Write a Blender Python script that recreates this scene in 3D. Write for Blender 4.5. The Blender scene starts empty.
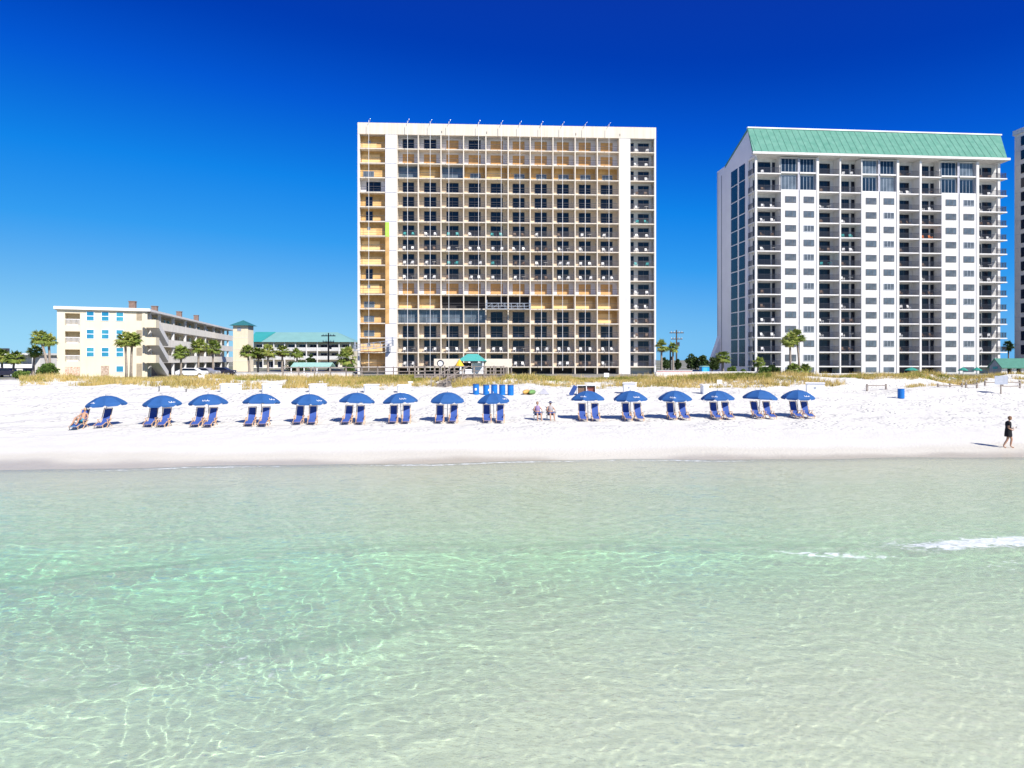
import bpy, math, random
import numpy as np
from mathutils import Vector, Matrix
random.seed(7); rng = np.random.default_rng(7)
R = math.radians
sc = bpy.context.scene
col = sc.collection
# ---------------------------------------------------------------- camera
F = 711.0; CH = 5.0; HZ = 360.0
cam_d = bpy.data.cameras.new('camera'); cam = bpy.data.objects.new('camera', cam_d); col.objects.link(cam)
cam.location = (0, 0, CH); cam.rotation_euler = (R(90), 0, 0)
cam_d.sensor_width = 36; cam_d.lens = F / 1024 * 36
cam_d.shift_y = -(384 - HZ) / 1024
cam_d.clip_start = 0.1; cam_d.clip_end = 20000
sc.camera = cam
# ---------------------------------------------------------------- sky and sun
SUN_EL = R(41); SX, SY = 0.62, -0.785
w = bpy.data.worlds.new('World'); sc.world = w; w.use_nodes = True
nt = w.node_tree; nt.nodes.clear()
out = nt.nodes.new('ShaderNodeOutputWorld'); bg = nt.nodes.new('ShaderNodeBackground')
sky = nt.nodes.new('ShaderNodeTexSky'); sky.sky_type = 'NISHITA'; sky.sun_disc = False
sky.sun_elevation = SUN_EL; sky.sun_rotation = math.atan2(SX, SY)
sky.air_density = 1.0; sky.dust_density = 0.0; sky.ozone_density = 2.0; sky.altitude = 0
EXPO = 0.78
# grade of the sky texture: its own green channel picks the deep polarised blue of the photograph
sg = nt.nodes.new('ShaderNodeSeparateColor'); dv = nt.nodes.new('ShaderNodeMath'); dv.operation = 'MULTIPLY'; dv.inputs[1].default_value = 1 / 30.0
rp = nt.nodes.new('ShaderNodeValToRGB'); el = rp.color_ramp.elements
STOPS = [(1.05, (.16, .25, .50)), (1.6, (.004, .032, .36)), (2.27, (.0, .048, .46)), (2.85, (.001, .10, .66)), (4.0, (.006, .235, .82)), (5.5, (.035, .34, .88)), (8.4, (.18, .52, .90)), (11.0, (.32, .68, .94)), (13.5, (.62, .86, 1.0)), (19.0, (1.5, 1.5, 1.5)), (29.0, (3.4, 3.2, 3.0))]  # lowest stop: sky overhead made paler and brighter to fill the shadows
while len(el) < len(STOPS): el.new(.5)
for e_, (p_, c_) in zip(el, STOPS): e_.position = p_ / 30.0; e_.color = (*c_, 1)
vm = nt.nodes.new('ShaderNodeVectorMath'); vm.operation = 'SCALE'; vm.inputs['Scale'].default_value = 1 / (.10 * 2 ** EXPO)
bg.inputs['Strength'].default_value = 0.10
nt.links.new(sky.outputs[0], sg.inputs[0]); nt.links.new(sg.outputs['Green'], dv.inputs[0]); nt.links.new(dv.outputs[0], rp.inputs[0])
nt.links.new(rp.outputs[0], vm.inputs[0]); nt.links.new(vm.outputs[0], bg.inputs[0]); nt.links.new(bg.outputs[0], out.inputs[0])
sd = bpy.data.lights.new('sun', 'SUN'); sd.energy = 4.05; sd.angle = R(0.5); sd.color = (1.0, 0.95, 0.88)
so = bpy.data.objects.new('sun', sd); col.objects.link(so)
sv = Vector((SX * math.cos(SUN_EL), SY * math.cos(SUN_EL), math.sin(SUN_EL)))
so.rotation_euler = sv.to_track_quat('Z', 'Y').to_euler(); so.location = (60, -60, 90)
vs = sc.view_settings; vs.view_transform = 'Standard'; vs.look = 'None'; vs.gamma = 1.0; vs.exposure = EXPO
vs.use_curve_mapping = False
sc.cycles.max_bounces = 8; sc.cycles.transparent_max_bounces = 16
sc.cycles.use_denoising = True
sc.cycles.caustics_reflective = False; sc.cycles.caustics_refractive = True

# ---------------------------------------------------------------- helpers
def at(px, py, Y): return ((px - 512) / F * Y, Y, CH - (py - HZ) / F * Y)
def wx(px, Y): return (px - 512) / F * Y
def wz(py, Y): return CH - (py - HZ) / F * Y

MATS = {}
def mat(name, rgb, rough=0.75, var=0.12, scale=3.0, metal=0.0, spec=0.3, bump=0.0, bscale=20.0, trans=0.0, rgb2=None, coat=0.0):
    if name in MATS: return MATS[name]
    m = bpy.data.materials.new(name); m.use_nodes = True; t = m.node_tree; L = t.links
    b = t.nodes['Principled BSDF']; o = t.nodes['Material Output']
    b.inputs['Roughness'].default_value = rough; b.inputs['Metallic'].default_value = metal
    b.inputs['Specular IOR Level'].default_value = spec
    if coat: b.inputs['Coat Weight'].default_value = coat
    tc = t.nodes.new('ShaderNodeTexCoord')
    n = t.nodes.new('ShaderNodeTexNoise'); n.inputs['Scale'].default_value = scale; n.inputs['Detail'].default_value = 5
    L.new(tc.outputs['Object'], n.inputs['Vector'])
    r = t.nodes.new('ShaderNodeValToRGB'); r.color_ramp.elements[0].position = .3; r.color_ramp.elements[1].position = .7
    c2 = rgb2 or tuple(min(1, c * (1 + var)) for c in rgb)
    c1 = rgb if rgb2 else tuple(c * (1 - var) for c in rgb)
    r.color_ramp.elements[0].color = (*c1, 1); r.color_ramp.elements[1].color = (*c2, 1)
    L.new(n.outputs['Fac'], r.inputs[0]); L.new(r.outputs[0], b.inputs['Base Color'])
    if bump:
        n2 = t.nodes.new('ShaderNodeTexNoise'); n2.inputs['Scale'].default_value = bscale; n2.inputs['Detail'].default_value = 6
        L.new(tc.outputs['Object'], n2.inputs['Vector'])
        bp = t.nodes.new('ShaderNodeBump'); bp.inputs['Strength'].default_value = bump; bp.inputs['Distance'].default_value = .05
        L.new(n2.outputs['Fac'], bp.inputs['Height']); L.new(bp.outputs[0], b.inputs['Normal'])
    if trans:
        ts = t.nodes.new('ShaderNodeBsdfTranslucent'); L.new(r.outputs[0], ts.inputs[0])
        mx = t.nodes.new('ShaderNodeMixShader'); mx.inputs[0].default_value = trans
        L.new(b.outputs[0], mx.inputs[1]); L.new(ts.outputs[0], mx.inputs[2]); L.new(mx.outputs[0], o.inputs['Surface'])
    MATS[name] = m; return m

def stained(name, rgb, rough=.8, streak=.18):
    """painted render with faint vertical rain streaks"""
    m = mat(name, rgb, rough, .04, .35)
    t = m.node_tree; L = t.links; b = t.nodes['Principled BSDF']
    src = b.inputs['Base Color'].links[0].from_socket
    tc = t.nodes['Texture Coordinate']
    mp = t.nodes.new('ShaderNodeMapping'); mp.inputs['Scale'].default_value = (1.6, 1.6, .07)
    n = t.nodes.new('ShaderNodeTexNoise'); n.inputs['Scale'].default_value = 1.5; n.inputs['Detail'].default_value = 6
    L.new(tc.outputs['Object'], mp.inputs[0]); L.new(mp.outputs[0], n.inputs['Vector'])
    mr = t.nodes.new('ShaderNodeMapRange'); mr.inputs['From Min'].default_value = .42; mr.inputs['From Max'].default_value = .75
    mr.inputs['To Min'].default_value = 1.0; mr.inputs['To Max'].default_value = 1 - streak
    L.new(n.outputs['Fac'], mr.inputs[0])
    mx = t.nodes.new('ShaderNodeMix'); mx.data_type = 'RGBA'; mx.blend_type = 'MULTIPLY'; mx.inputs[0].default_value = 1
    L.new(src, mx.inputs[6]); L.new(mr.outputs[0], mx.inputs[7]); L.new(mx.outputs[2], b.inputs['Base Color'])
    return m

class MB:
    def __init__(s): s.v = []; s.f = []; s.m = []; s.cm = 0
    def quadlist(s, vs, fs):
        n = len(s.v); s.v += [tuple(p) for p in vs]; s.f += [tuple(i + n for i in f) for f in fs]; s.m += [s.cm] * len(fs); return s
    def box(s, x0, x1, y0, y1, z0, z1):
        v = [(x, y, z) for z in (z0, z1) for y in (y0, y1) for x in (x0, x1)]
        return s.quadlist(v, [(0, 2, 3, 1), (4, 5, 7, 6), (0, 1, 5, 4), (2, 6, 7, 3), (0, 4, 6, 2), (1, 3, 7, 5)])
    def bar(s, a, b, wd, ht=None, up=(0, 0, 1)):
        ht = ht or wd; a = Vector(a); b = Vector(b); d = (b - a).normalized(); u = Vector(up)
        if abs(d.dot(u)) > .98: u = Vector((1, 0, 0))
        x = d.cross(u).normalized(); y = x.cross(d).normalized()
        v = [p + x * i * wd / 2 + y * j * ht / 2 for p in (a, b) for i, j in ((-1, -1), (1, -1), (1, 1), (-1, 1))]
        return s.quadlist(v, [(0, 1, 2, 3), (7, 6, 5, 4), (0, 4, 5, 1), (1, 5, 6, 2), (2, 6, 7, 3), (3, 7, 4, 0)])
    def tube(s, pts, rad, n=8, cap=True):
        pts = [Vector(p) for p in pts]; rad = rad if isinstance(rad, (list, tuple)) else [rad] * len(pts); vs = []
        for i, p in enumerate(pts):
            d = (pts[min(i + 1, len(pts) - 1)] - pts[max(i - 1, 0)]).normalized()
            u = Vector((0, 0, 1)) if abs(d.z) < .95 else Vector((1, 0, 0))
            x = d.cross(u).normalized(); y = x.cross(d).normalized()
            vs += [p + (x * math.cos(2 * math.pi * k / n) + y * math.sin(2 * math.pi * k / n)) * rad[i] for k in range(n)]
        fs = [(i * n + k, i * n + (k + 1) % n, (i + 1) * n + (k + 1) % n, (i + 1) * n + k) for i in range(len(pts) - 1) for k in range(n)]
        if cap: fs += [tuple(range(n - 1, -1, -1)), tuple((len(pts) - 1) * n + k for k in range(n))]
        return s.quadlist(vs, fs)
    def lathe(s, prof, n=12, c=(0, 0, 0)):
        vs = [(c[0] + r * math.cos(2 * math.pi * k / n), c[1] + r * math.sin(2 * math.pi * k / n), c[2] + z) for r, z in prof for k in range(n)]
        return s.quadlist(vs, [(i * n + k, i * n + (k + 1) % n, (i + 1) * n + (k + 1) % n, (i + 1) * n + k) for i in range(len(prof) - 1) for k in range(n)])
    def prism(s, poly, axis, a, b):
        """poly: 2D points; extruded along axis between a and b"""
        def p3(p, t): return {'x': (t, p[0], p[1]), 'y': (p[0], t, p[1]), 'z': (p[0], p[1], t)}[axis]
        n = len(poly); v = [p3(p, a) for p in poly] + [p3(p, b) for p in poly]
        return s.quadlist(v, [tuple(range(n)), tuple(range(2 * n - 1, n - 1, -1))] + [(i, (i + 1) % n, n + (i + 1) % n, n + i) for i in range(n)])
    def add(s, o, off=(0, 0, 0), rz=0, sc_=1.0):
        n = len(s.v); c, q = math.cos(rz), math.sin(rz)
        s.v += [(off[0] + sc_ * (x * c - y * q), off[1] + sc_ * (x * q + y * c), off[2] + sc_ * z) for x, y, z in o.v]
        s.f += [tuple(i + n for i in f) for f in o.f]; s.m += list(o.m); return s
    def mesh(s, name, mats, smooth=False):
        me = bpy.data.meshes.new(name); me.from_pydata(s.v, [], s.f); 
        for m_ in (mats if isinstance(mats, (list, tuple)) else [mats]): me.materials.append(m_)
        me.polygons.foreach_set('material_index', s.m)
        if smooth: me.polygons.foreach_set('use_smooth', [True] * len(s.f))
        me.update()
        import bmesh
        bm = bmesh.new(); bm.from_mesh(me); bmesh.ops.recalc_face_normals(bm, faces=bm.faces); bm.to_mesh(me); bm.free()
        return me
    def build(s, name, mats, parent=None, loc=(0, 0, 0), smooth=False):
        return link(name, s.mesh(name, mats, smooth), parent, loc)

def link(name, me, parent=None, loc=(0, 0, 0), rz=0):
    o = bpy.data.objects.new(name, me); col.objects.link(o); o.location = loc; o.rotation_euler = (0, 0, rz)
    if parent: o.parent = parent
    return o
def tag(o, label=None, cat=None, group=None, kind=None):
    if label: o['label'] = label
    if cat: o['category'] = cat
    if group: o['group'] = group
    if kind: o['kind'] = kind
    return o
def empty(name, loc, rz=0, label=None, cat=None, group=None):
    o = bpy.data.objects.new(name, None); col.objects.link(o); o.location = loc; o.rotation_euler = (0, 0, rz)
    return tag(o, label, cat, group)
def children(o, allobs): return [c for c in allobs if c.parent == o]
def copy_tree(o, loc, rz, label, parts):
    """parts: list of (obj, [subs])"""
    r = o.copy(); col.objects.link(r); r.location = loc; r.rotation_euler = (0, 0, rz); r['label'] = label
    for p, subs in parts:
        c = p.copy(); col.objects.link(c); c.parent = r
        for q in subs:
            d = q.copy(); col.objects.link(d); d.parent = c
    return r
ORD = ['first', 'second', 'third', 'fourth', 'fifth', 'sixth', 'seventh', 'eighth', 'ninth', 'tenth', 'eleventh', 'twelfth', 'thirteenth', 'fourteenth', 'fifteenth', 'sixteenth', 'seventeenth']

def vnoise(x, y, seed=0):
    """smooth value noise, numpy"""
    r_ = np.random.default_rng(seed).random((256, 256))
    xi = np.floor(x).astype(int); yi = np.floor(y).astype(int); fx = x - xi; fy = y - yi
    fx = fx * fx * (3 - 2 * fx); fy = fy * fy * (3 - 2 * fy)
    g = lambda a, b: r_[a % 256, b % 256]
    return (g(xi, yi) * (1 - fx) * (1 - fy) + g(xi + 1, yi) * fx * (1 - fy) + g(xi, yi + 1) * (1 - fx) * fy + g(xi + 1, yi + 1) * fx * fy) * 2 - 1

def shore(X): return 34.5 + .08 * np.clip(X, -90, 90) + .40 * np.sin(X * .13 + 1) + .26 * np.sin(X * .37) + .10 * np.sin(X * .93 + 2)
SP = np.array([-400, -40, 0, 2, 5, 10, 15, 22, 29, 34, 37.5, 41, 44, 48, 53, 60, 75, 400])
SZ = np.array([0, 0, -.03, .20, .42, .60, .78, 1.12, 1.72, 2.05, 2.35, 2.70, 2.90, 2.80, 2.5, 2.3, 2.3, 2.3])
def bed(X, Y):
    t = np.maximum(0, shore(X) - Y)
    d = np.minimum(.055 * t, .72)
    d = d + .75 * np.exp(-((Y - 17.8 - .10 * X) / 2.6) ** 2) * (1 - .45 / (1 + np.exp(-(X - 7) / 2)))
    d = d + .75 / (1 + np.exp((X + 1.5) / 1.2)) * np.exp(-((Y - 14.2 + .25 * (X + 6)) / 3.0) ** 2)
    d = d + .45 / (1 + np.exp((X + 6) / 2.5)) * np.exp(-((Y - 22) / 4) ** 2)
    d = d - .42 * np.exp(-((Y - 9.5) / 3.6) ** 2) / (1 + np.exp(-(X + 2.5 - .25 * (Y - 9)) / 1.4))
    return -np.maximum(d, .12 * np.clip(t, 0, 1)) - .03
def ground(X, Y, fine=True):
    X = np.asarray(X, float); Y = np.asarray(Y, float)
    s = Y - shore(X)
    z = np.interp(s, SP, SZ)
    du = np.clip((s - 34) / 6, 0, 1) * np.clip((66 - s) / 12, 0, 1)
    pxr = 512 + F * X / np.maximum(Y, 1)
    rgt = 1 / (1 + np.exp(-(pxr - 830) / 30))
    z = z + rgt * np.clip((s - 30) / 5, 0, 1) * np.clip((62 - s) / 10, 0, 1) * (.55 * vnoise(X * .22 + 3, Y * .2, 61) - .05)
    z = z + du * (.35 * vnoise(X * .12 + 5, Y * .12, 3) + .16 * vnoise(X * .45, Y * .45, 4))
    be = np.clip((s - 3) / 6, 0, 1) * np.clip((60 - s) / 10, 0, 1)
    z = z + be * (.03 * vnoise(X * .5, Y * .5, 5) + .022 * vnoise(X * 1.7, Y * 1.7, 6))
    tramp = np.clip((s - 12) / 6, 0, 1) * np.clip((45 - s) / 8, 0, 1)
    z = z + tramp * (.030 * vnoise(X * 3.3, Y * 3.3, 8) + .018 * vnoise(X * 6.1, Y * 6.1, 9))
    return np.where(s < 0, np.minimum(z, bed(X, Y)), z)
def gz(x, y): return float(ground(np.array([x]), np.array([y]))[0])

def grid_mesh(name, xs, ys, zf, m, attrs=None):
    X, Y = np.meshgrid(xs, ys); Z = zf(X, Y); ny, nx = X.shape
    co = np.stack([X, Y, Z], -1).reshape(-1, 3)
    idx = np.arange(nx * ny).reshape(ny, nx)
    q = np.stack([idx[:-1, :-1], idx[:-1, 1:], idx[1:, 1:], idx[1:, :-1]], -1).reshape(-1, 4)
    return raw_mesh(name, co, q, m, True)
def raw_mesh(name, co, q, m, smooth=False):
    me = bpy.data.meshes.new(name); k = q.shape[1]
    me.vertices.add(len(co)); me.vertices.foreach_set('co', np.asarray(co, np.float32).ravel())
    me.loops.add(q.size); me.loops.foreach_set('vertex_index', q.astype(np.int32).ravel())
    me.polygons.add(len(q)); me.polygons.foreach_set('loop_start', np.arange(0, q.size, k, dtype=np.int32))
    me.polygons.foreach_set('loop_total', np.full(len(q), k, np.int32))
    if smooth: me.polygons.foreach_set('use_smooth', np.ones(len(q), bool))
    me.materials.append(m); me.update(); me.validate(); return me

# ---------------------------------------------------------------- sand / terrain
def sand_material():
    m = bpy.data.materials.new('white_sand'); m.use_nodes = True; t = m.node_tree; L = t.links; N = t.nodes
    b = N['Principled BSDF']; b.inputs['Specular IOR Level'].default_value = .2
    g = N.new('ShaderNodeNewGeometry'); sx = N.new('ShaderNodeSeparateXYZ'); L.new(g.outputs['Position'], sx.inputs[0])
    def M(op, a, b_=None, c=None):
        n = N.new('ShaderNodeMath'); n.operation = op
        for i, v in enumerate((a, b_, c)):
            if v is None: continue
            if isinstance(v, (int, float)): n.inputs[i].default_value = v
            else: L.new(v, n.inputs[i])
        return n.outputs[0]
    def noise(scale, det=5, vec=None):
        n = N.new('ShaderNodeTexNoise'); n.inputs['Scale'].default_value = scale; n.inputs['Detail'].default_value = det
        L.new(vec or g.outputs['Position'], n.inputs['Vector']); return n.outputs['Fac']
    def mixc(f, a, b_, bt='MIX'):
        n = N.new('ShaderNodeMix'); n.data_type = 'RGBA'; n.blend_type = bt
        if isinstance(f, (int, float)): n.inputs[0].default_value = f
        else: L.new(f, n.inputs[0])
        for i, v in ((6, a), (7, b_)):
            if isinstance(v, tuple): n.inputs[i].default_value = (*v, 1)
            else: L.new(v, n.inputs[i])
        return n.outputs[2]
    def rng_(v, a, b_, c=0., d=1.):
        n = N.new('ShaderNodeMapRange'); n.interpolation_type = 'SMOOTHSTEP'; L.new(v, n.inputs[0])
        for i, q in enumerate((a, b_, c, d)): n.inputs[i + 1].default_value = q
        return n.outputs[0]
    s = M('SUBTRACT', M('SUBTRACT', sx.outputs['Y'], 34.5), M('MULTIPLY', sx.outputs['X'], .08))
    sn = M('ADD', s, M('MULTIPLY', M('SUBTRACT', noise(.16, 3), .5), 3.2))
    dry = mixc(noise(1.3), (.625, .607, .54), (.70, .682, .61))
    speck = rng_(noise(9, 3), .62, .74)
    dry = mixc(M('MULTIPLY', speck, .18), dry, (.55, .52, .50))
    damp = mixc(noise(2.2), (.57, .54, .45), (.62, .59, .50))
    wet = mixc(noise(1.8), (.41, .375, .30), (.47, .43, .35))
    c = mixc(rng_(sn, 1.9, 3.9), damp, dry)
    c = mixc(rng_(sn, .3, 1.6), wet, c)
    bedc = mixc(noise(1.1), (.93, .84, .60), (.97, .90, .70))
    bedc = mixc(M('MULTIPLY', rng_(noise(8, 6), .48, .64), .24), bedc, (.42, .38, .27))
    c = mixc(rng_(sx.outputs['Z'], -.16, -.02), bedc, c)
    # back land behind the dunes: scrub, car parks
    land = mixc(rng_(noise(.08, 4), .42, .58), (.30, .28, .25), (.10, .12, .05))
    c = mixc(rng_(s, 62, 72), c, land)
    mk = M('MULTIPLY', rng_(noise(2.4, 6), .60, .72), M('MULTIPLY', rng_(s, 8, 16), .36))
    c = mixc(mk, c, (.50, .48, .46))
    L.new(c, b.inputs['Base Color'])
    ro = rng_(sn, .3, 2.5, .35, .9); L.new(ro, b.inputs['Roughness'])
    # relief: footprints on the dry beach, rolling ripples on the bed
    fp = N.new('ShaderNodeTexVoronoi'); fp.inputs['Scale'].default_value = 2.6; L.new(g.outputs['Position'], fp.inputs['Vector'])
    h1 = rng_(fp.outputs['Distance'], .10, .42)
    gate = rng_(noise(.35, 3), .42, .56); zone = rng_(s, 5, 14)
    h1 = M('MULTIPLY', h1, M('MULTIPLY', gate, zone))
    h = M('ADD', M('MULTIPLY', h1, .9), M('MULTIPLY', noise(7, 6), .35))
    bp = N.new('ShaderNodeBump'); bp.inputs['Distance'].default_value = .12; bp.inputs['Strength'].default_value = .9; L.new(h, bp.inputs['Height'])
    wv = N.new('ShaderNodeTexNoise'); wv.inputs['Scale'].default_value = 1.6; L.new(g.outputs['Position'], wv.inputs['Vector'])
    va = N.new('ShaderNodeVectorMath'); va.operation = 'MULTIPLY_ADD'; va.inputs[1].default_value = (.5, .5, .5)
    L.new(wv.outputs['Color'], va.inputs[0]); L.new(g.outputs['Position'], va.inputs[2])
    hb = M('ADD', M('MULTIPLY', noise(6.5, 5, va.outputs[0]), .6), M('MULTIPLY', noise(17, 6, va.outputs[0]), .45))
    bb = N.new('ShaderNodeBump'); bb.inputs['Distance'].default_value = .03; bb.inputs['Strength'].default_value = 1.0; L.new(hb, bb.inputs['Height'])
    mv = N.new('ShaderNodeMix'); mv.data_type = 'VECTOR'
    L.new(rng_(sx.outputs['Z'], -.2, -.02), mv.inputs[0]); L.new(bb.outputs[0], mv.inputs[4]); L.new(bp.outputs[0], mv.inputs[5])
    L.new(mv.outputs[1], b.inputs['Normal'])
    return m
sand = sand_material()
def spread(a, b, step, lo, hi, g=1.35):
    mid = list(np.arange(a, b + step / 2, step)); q = step; x = mid[-1]; r_ = []
    while x < hi: q *= g; x += q; r_.append(x)
    q = step; x = mid[0]; l_ = []
    while x > lo: q *= g; x -= q; l_.append(x)
    return np.array(l_[::-1] + mid + r_)
def merge_axes(*segs): return np.unique(np.concatenate(segs).round(3))
xs = spread(-62, 62, .22, -4000, 4000)
ys = spread(4, 92, .24, -3000, 6000)
terr = link('beach_sand', grid_mesh('beach_sand', xs, ys, lambda X, Y: ground(X, Y), sand)); tag(terr, kind='structure')

# ---------------------------------------------------------------- sea
def poly(pts):
    W_ = [(wx(px, CH * F / (py - HZ)), CH * F / (py - HZ)) for px, py in pts]
    return np.array([p[0] for p in W_]), np.array([p[1] for p in W_])
RIDGES = [  # picture-derived crest lines turned into world lines: (points, height, front width, back width, x fade)
    (poly([(-200, 745), (0, 712), (150, 680), (300, 655), (430, 633), (560, 612)]), .11, .28, .9, (-99, -1.0)),
    (poly([(-300, 618), (0, 592), (160, 572), (250, 560), (340, 552), (600, 549), (850, 552), (1024, 544), (1300, 536)]), .13, .30, 1.1, (-99, 99)),
    (poly([(-200, 560), (0, 546), (200, 540), (420, 530)]), .08, .3, .9, (-99, -1)),
    (poly([(-200, 500), (0, 494), (400, 486), (700, 486), (1024, 478)]), .05, .35, 1.0, (-99, 99)),
]
def waves(X, Y):
    z = np.zeros_like(X)
    fall = np.clip((shore(X) - Y) / 4, 0, 1)
    for (lx, ly), A, wf, wb, (xa, xb) in RIDGES:
        yc = np.interp(X, lx, ly) + .18 * vnoise(X * .7, X * 0 + A * 50, 11) + .07 * vnoise(X * 2.3, X * 0 + A * 90, 12)
        d = Y - yc
        amp = A * (.75 + .35 * vnoise(X * .35, X * 0 + A * 33, 13))
        amp = amp / (1 + np.exp((X - xb) / .5))
        z += .85 * amp * np.where(d > 0, np.exp(-(d / wf / 1.7) ** 2), np.exp(-(d / wb / 1.3) ** 2))
    rw = np.random.default_rng(5)
    ux = X + .5 * vnoise(X * .35, Y * .35, 21) + .12 * vnoise(X * 1.6, Y * 1.6, 23); uy = Y + .5 * vnoise(X * .35, Y * .35, 22) + .12 * vnoise(X * 1.6, Y * 1.6, 24)
    for k in range(60):
        wl = 1.05 * (.105) ** (k / 59.0) if k > 5 else 2.8 - .3 * k; ang = R(90 + rw.normal() * 50); a = .0026 * wl ** .95 * rw.uniform(.6, 1.3)
        c, s_ = math.cos(ang), math.sin(ang); patch = .65 + .55 * vnoise(X * .5 / wl ** .5 + k * 3.1, Y * .5 / wl ** .5, 40 + k)
        z = z + a * patch * np.sin((ux * c + uy * s_) * 2 * math.pi / wl + rw.uniform(0, 6.28))
    return z * fall
WATER_ABS = (.32, .03, .14); CLEAR = .92
def water_material():
    m = bpy.data.materials.new('sea_water'); m.use_nodes = True; t = m.node_tree; L = t.links; N = t.nodes; N.clear()
    o = N.new('ShaderNodeOutputMaterial'); g = N.new('ShaderNodeNewGeometry')
    def noise(scale, det, sc3, dist=0.):
        mp = N.new('ShaderNodeMapping'); mp.inputs['Scale'].default_value = sc3; mp.inputs['Rotation'].default_value = (0, 0, R(8))
        n = N.new('ShaderNodeTexNoise'); n.inputs['Scale'].default_value = scale; n.inputs['Detail'].default_value = det; n.inputs['Distortion'].default_value = dist
        L.new(g.outputs['Position'], mp.inputs[0]); L.new(mp.outputs[0], n.inputs['Vector']); return n.outputs['Fac']
    def M(op, a, b_):
        n = N.new('ShaderNodeMath'); n.operation = op
        for i, v in enumerate((a, b_)):
            if isinstance(v, (int, float)): n.inputs[i].default_value = v
            else: L.new(v, n.inputs[i])
        return n.outputs[0]
    h = M('ADD', M('ADD', M('MULTIPLY', noise(1.9, 3, (1, 1.5, 1), .5), .55), M('MULTIPLY', noise(7.0, 5, (1, 1.3, 1), .4), .50)), M('MULTIPLY', noise(22, 4, (1, 1.2, 1), .3), .17))
    bp = N.new('ShaderNodeBump'); bp.inputs['Distance'].default_value = .10; bp.inputs['Strength'].default_value = 1.0; L.new(h, bp.inputs['Height'])
    dt = N.new('ShaderNodeVectorMath'); dt.operation = 'DOT_PRODUCT'; L.new(bp.outputs[0], dt.inputs[0]); L.new(g.outputs['Incoming'], dt.inputs[1])
    cs = M('SUBTRACT', 1.0, M('MINIMUM', M('ABSOLUTE', dt.outputs['Value'], 0.0), 1.0))
    fres = M('ADD', M('MULTIPLY', M('POWER', cs, 5.0), .95), .02)      # Schlick, the same from either side
    gl = N.new('ShaderNodeBsdfGlossy'); gl.inputs['Roughness'].default_value = .06; L.new(bp.outputs[0], gl.inputs['Normal'])
    # clear water: light is dimmed by the depth of water under each point (Beer-Lambert, red first)
    dp = N.new('ShaderNodeAttribute'); dp.attribute_name = 'depth'
    cc = N.new('ShaderNodeCombineColor')
    for i_, sg_ in enumerate(WATER_ABS):
        L.new(M('POWER', math.exp(-sg_), dp.outputs['Fac']), cc.inputs[i_])
    rf = N.new('ShaderNodeBsdfRefraction'); rf.inputs['IOR'].default_value = 1.333; rf.inputs['Roughness'].default_value = 0.0; L.new(cc.outputs[0], rf.inputs['Color'])
    tr = N.new('ShaderNodeBsdfTransparent'); L.new(cc.outputs[0], tr.inputs[0])
    clear = N.new('ShaderNodeMixShader'); clear.inputs[0].default_value = CLEAR; L.new(tr.outputs[0], clear.inputs[1]); L.new(rf.outputs[0], clear.inputs[2])
    df = N.new('ShaderNodeBsdfDiffuse'); df.inputs[0].default_value = (.83, .94, .71, 1)
    body = N.new('ShaderNodeMixShader'); body.inputs[0].default_value = .28; L.new(clear.outputs[0], body.inputs[1]); L.new(df.outputs[0], body.inputs[2])
    mx = N.new('ShaderNodeMixShader'); L.new(fres, mx.inputs[0]); L.new(body.outputs[0], mx.inputs[1]); L.new(gl.outputs[0], mx.inputs[2])
    at_ = N.new('ShaderNodeAttribute'); at_.attribute_name = 'foam'
    fn = N.new('ShaderNodeMapRange'); fn.interpolation_type = 'SMOOTHSTEP'
    fsum = M('ADD', M('MULTIPLY', noise(2.2, 8, (1, 1.6, 1), 1.6), 1.0), at_.outputs['Fac'])
    L.new(fsum, fn.inputs[0]); fn.inputs[1].default_value = .84; fn.inputs[2].default_value = 1.10
    fd = N.new('ShaderNodeBsdfDiffuse'); fd.inputs[0].default_value = (.85, .88, .88, 1); L.new(bp.outputs[0], fd.inputs['Normal'])
    m2 = N.new('ShaderNodeMixShader'); L.new(M('MULTIPLY', fn.outputs[0], .72), m2.inputs[0]); L.new(mx.outputs[0], m2.inputs[1]); L.new(fd.outputs[0], m2.inputs[2])
    L.new(m2.outputs[0], o.inputs['Surface'])
    return m
wks = spread(-.88, .88, 2.6 / 711, -900, 900, 1.5)      # finer mesh near the viewpoint, coarser far out
wys = merge_axes(5 * 1.0048 ** np.arange(0, 446), -np.array([-3, 1, 5, 20, 60, 200, 600, 1500, 3000.]))
K_, Y = np.meshgrid(wks, wys); X = K_ * np.maximum(Y, 5); Z = waves(X, Y); ny, nx = X.shape
co = np.stack([X, Y, Z], -1).reshape(-1, 3); idx = np.arange(nx * ny).reshape(ny, nx)
q = np.stack([idx[:-1, :-1], idx[:-1, 1:], idx[1:, 1:], idx[1:, :-1]], -1).reshape(-1, 4)
# closed body: skirt down to 4 m below and one floor face fan
ring = np.concatenate([idx[0, :], idx[1:, -1], idx[-1, -2::-1], idx[-2:0:-1, 0]])
low = co[ring].copy(); low[:, 2] = -4; nb = len(co); k = len(ring); co2 = np.vstack([co, low, [[0, 20, -4]]])
lr = np.arange(k) + nb; nxt = np.roll(np.arange(k), -1)
q2 = np.stack([ring, lr, lr[nxt], ring[nxt]], -1)
q3 = np.stack([lr, np.full(k, nb + k), lr[nxt], lr[nxt]], -1)
wm = water_material()
me = bpy.data.meshes.new('sea_water')
allf = [tuple(f) for f in q3[:, :3]]
me = raw_mesh('sea_water', co2, np.vstack([q, q2]), wm, True)
import bmesh
bm = bmesh.new(); bm.from_mesh(me); bm.verts.ensure_lookup_table()
bm.faces.new([bm.verts[i] for i in lr[::-1]]); bm.to_mesh(me); bm.free(); me.materials.clear(); me.materials.append(wm)
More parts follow.
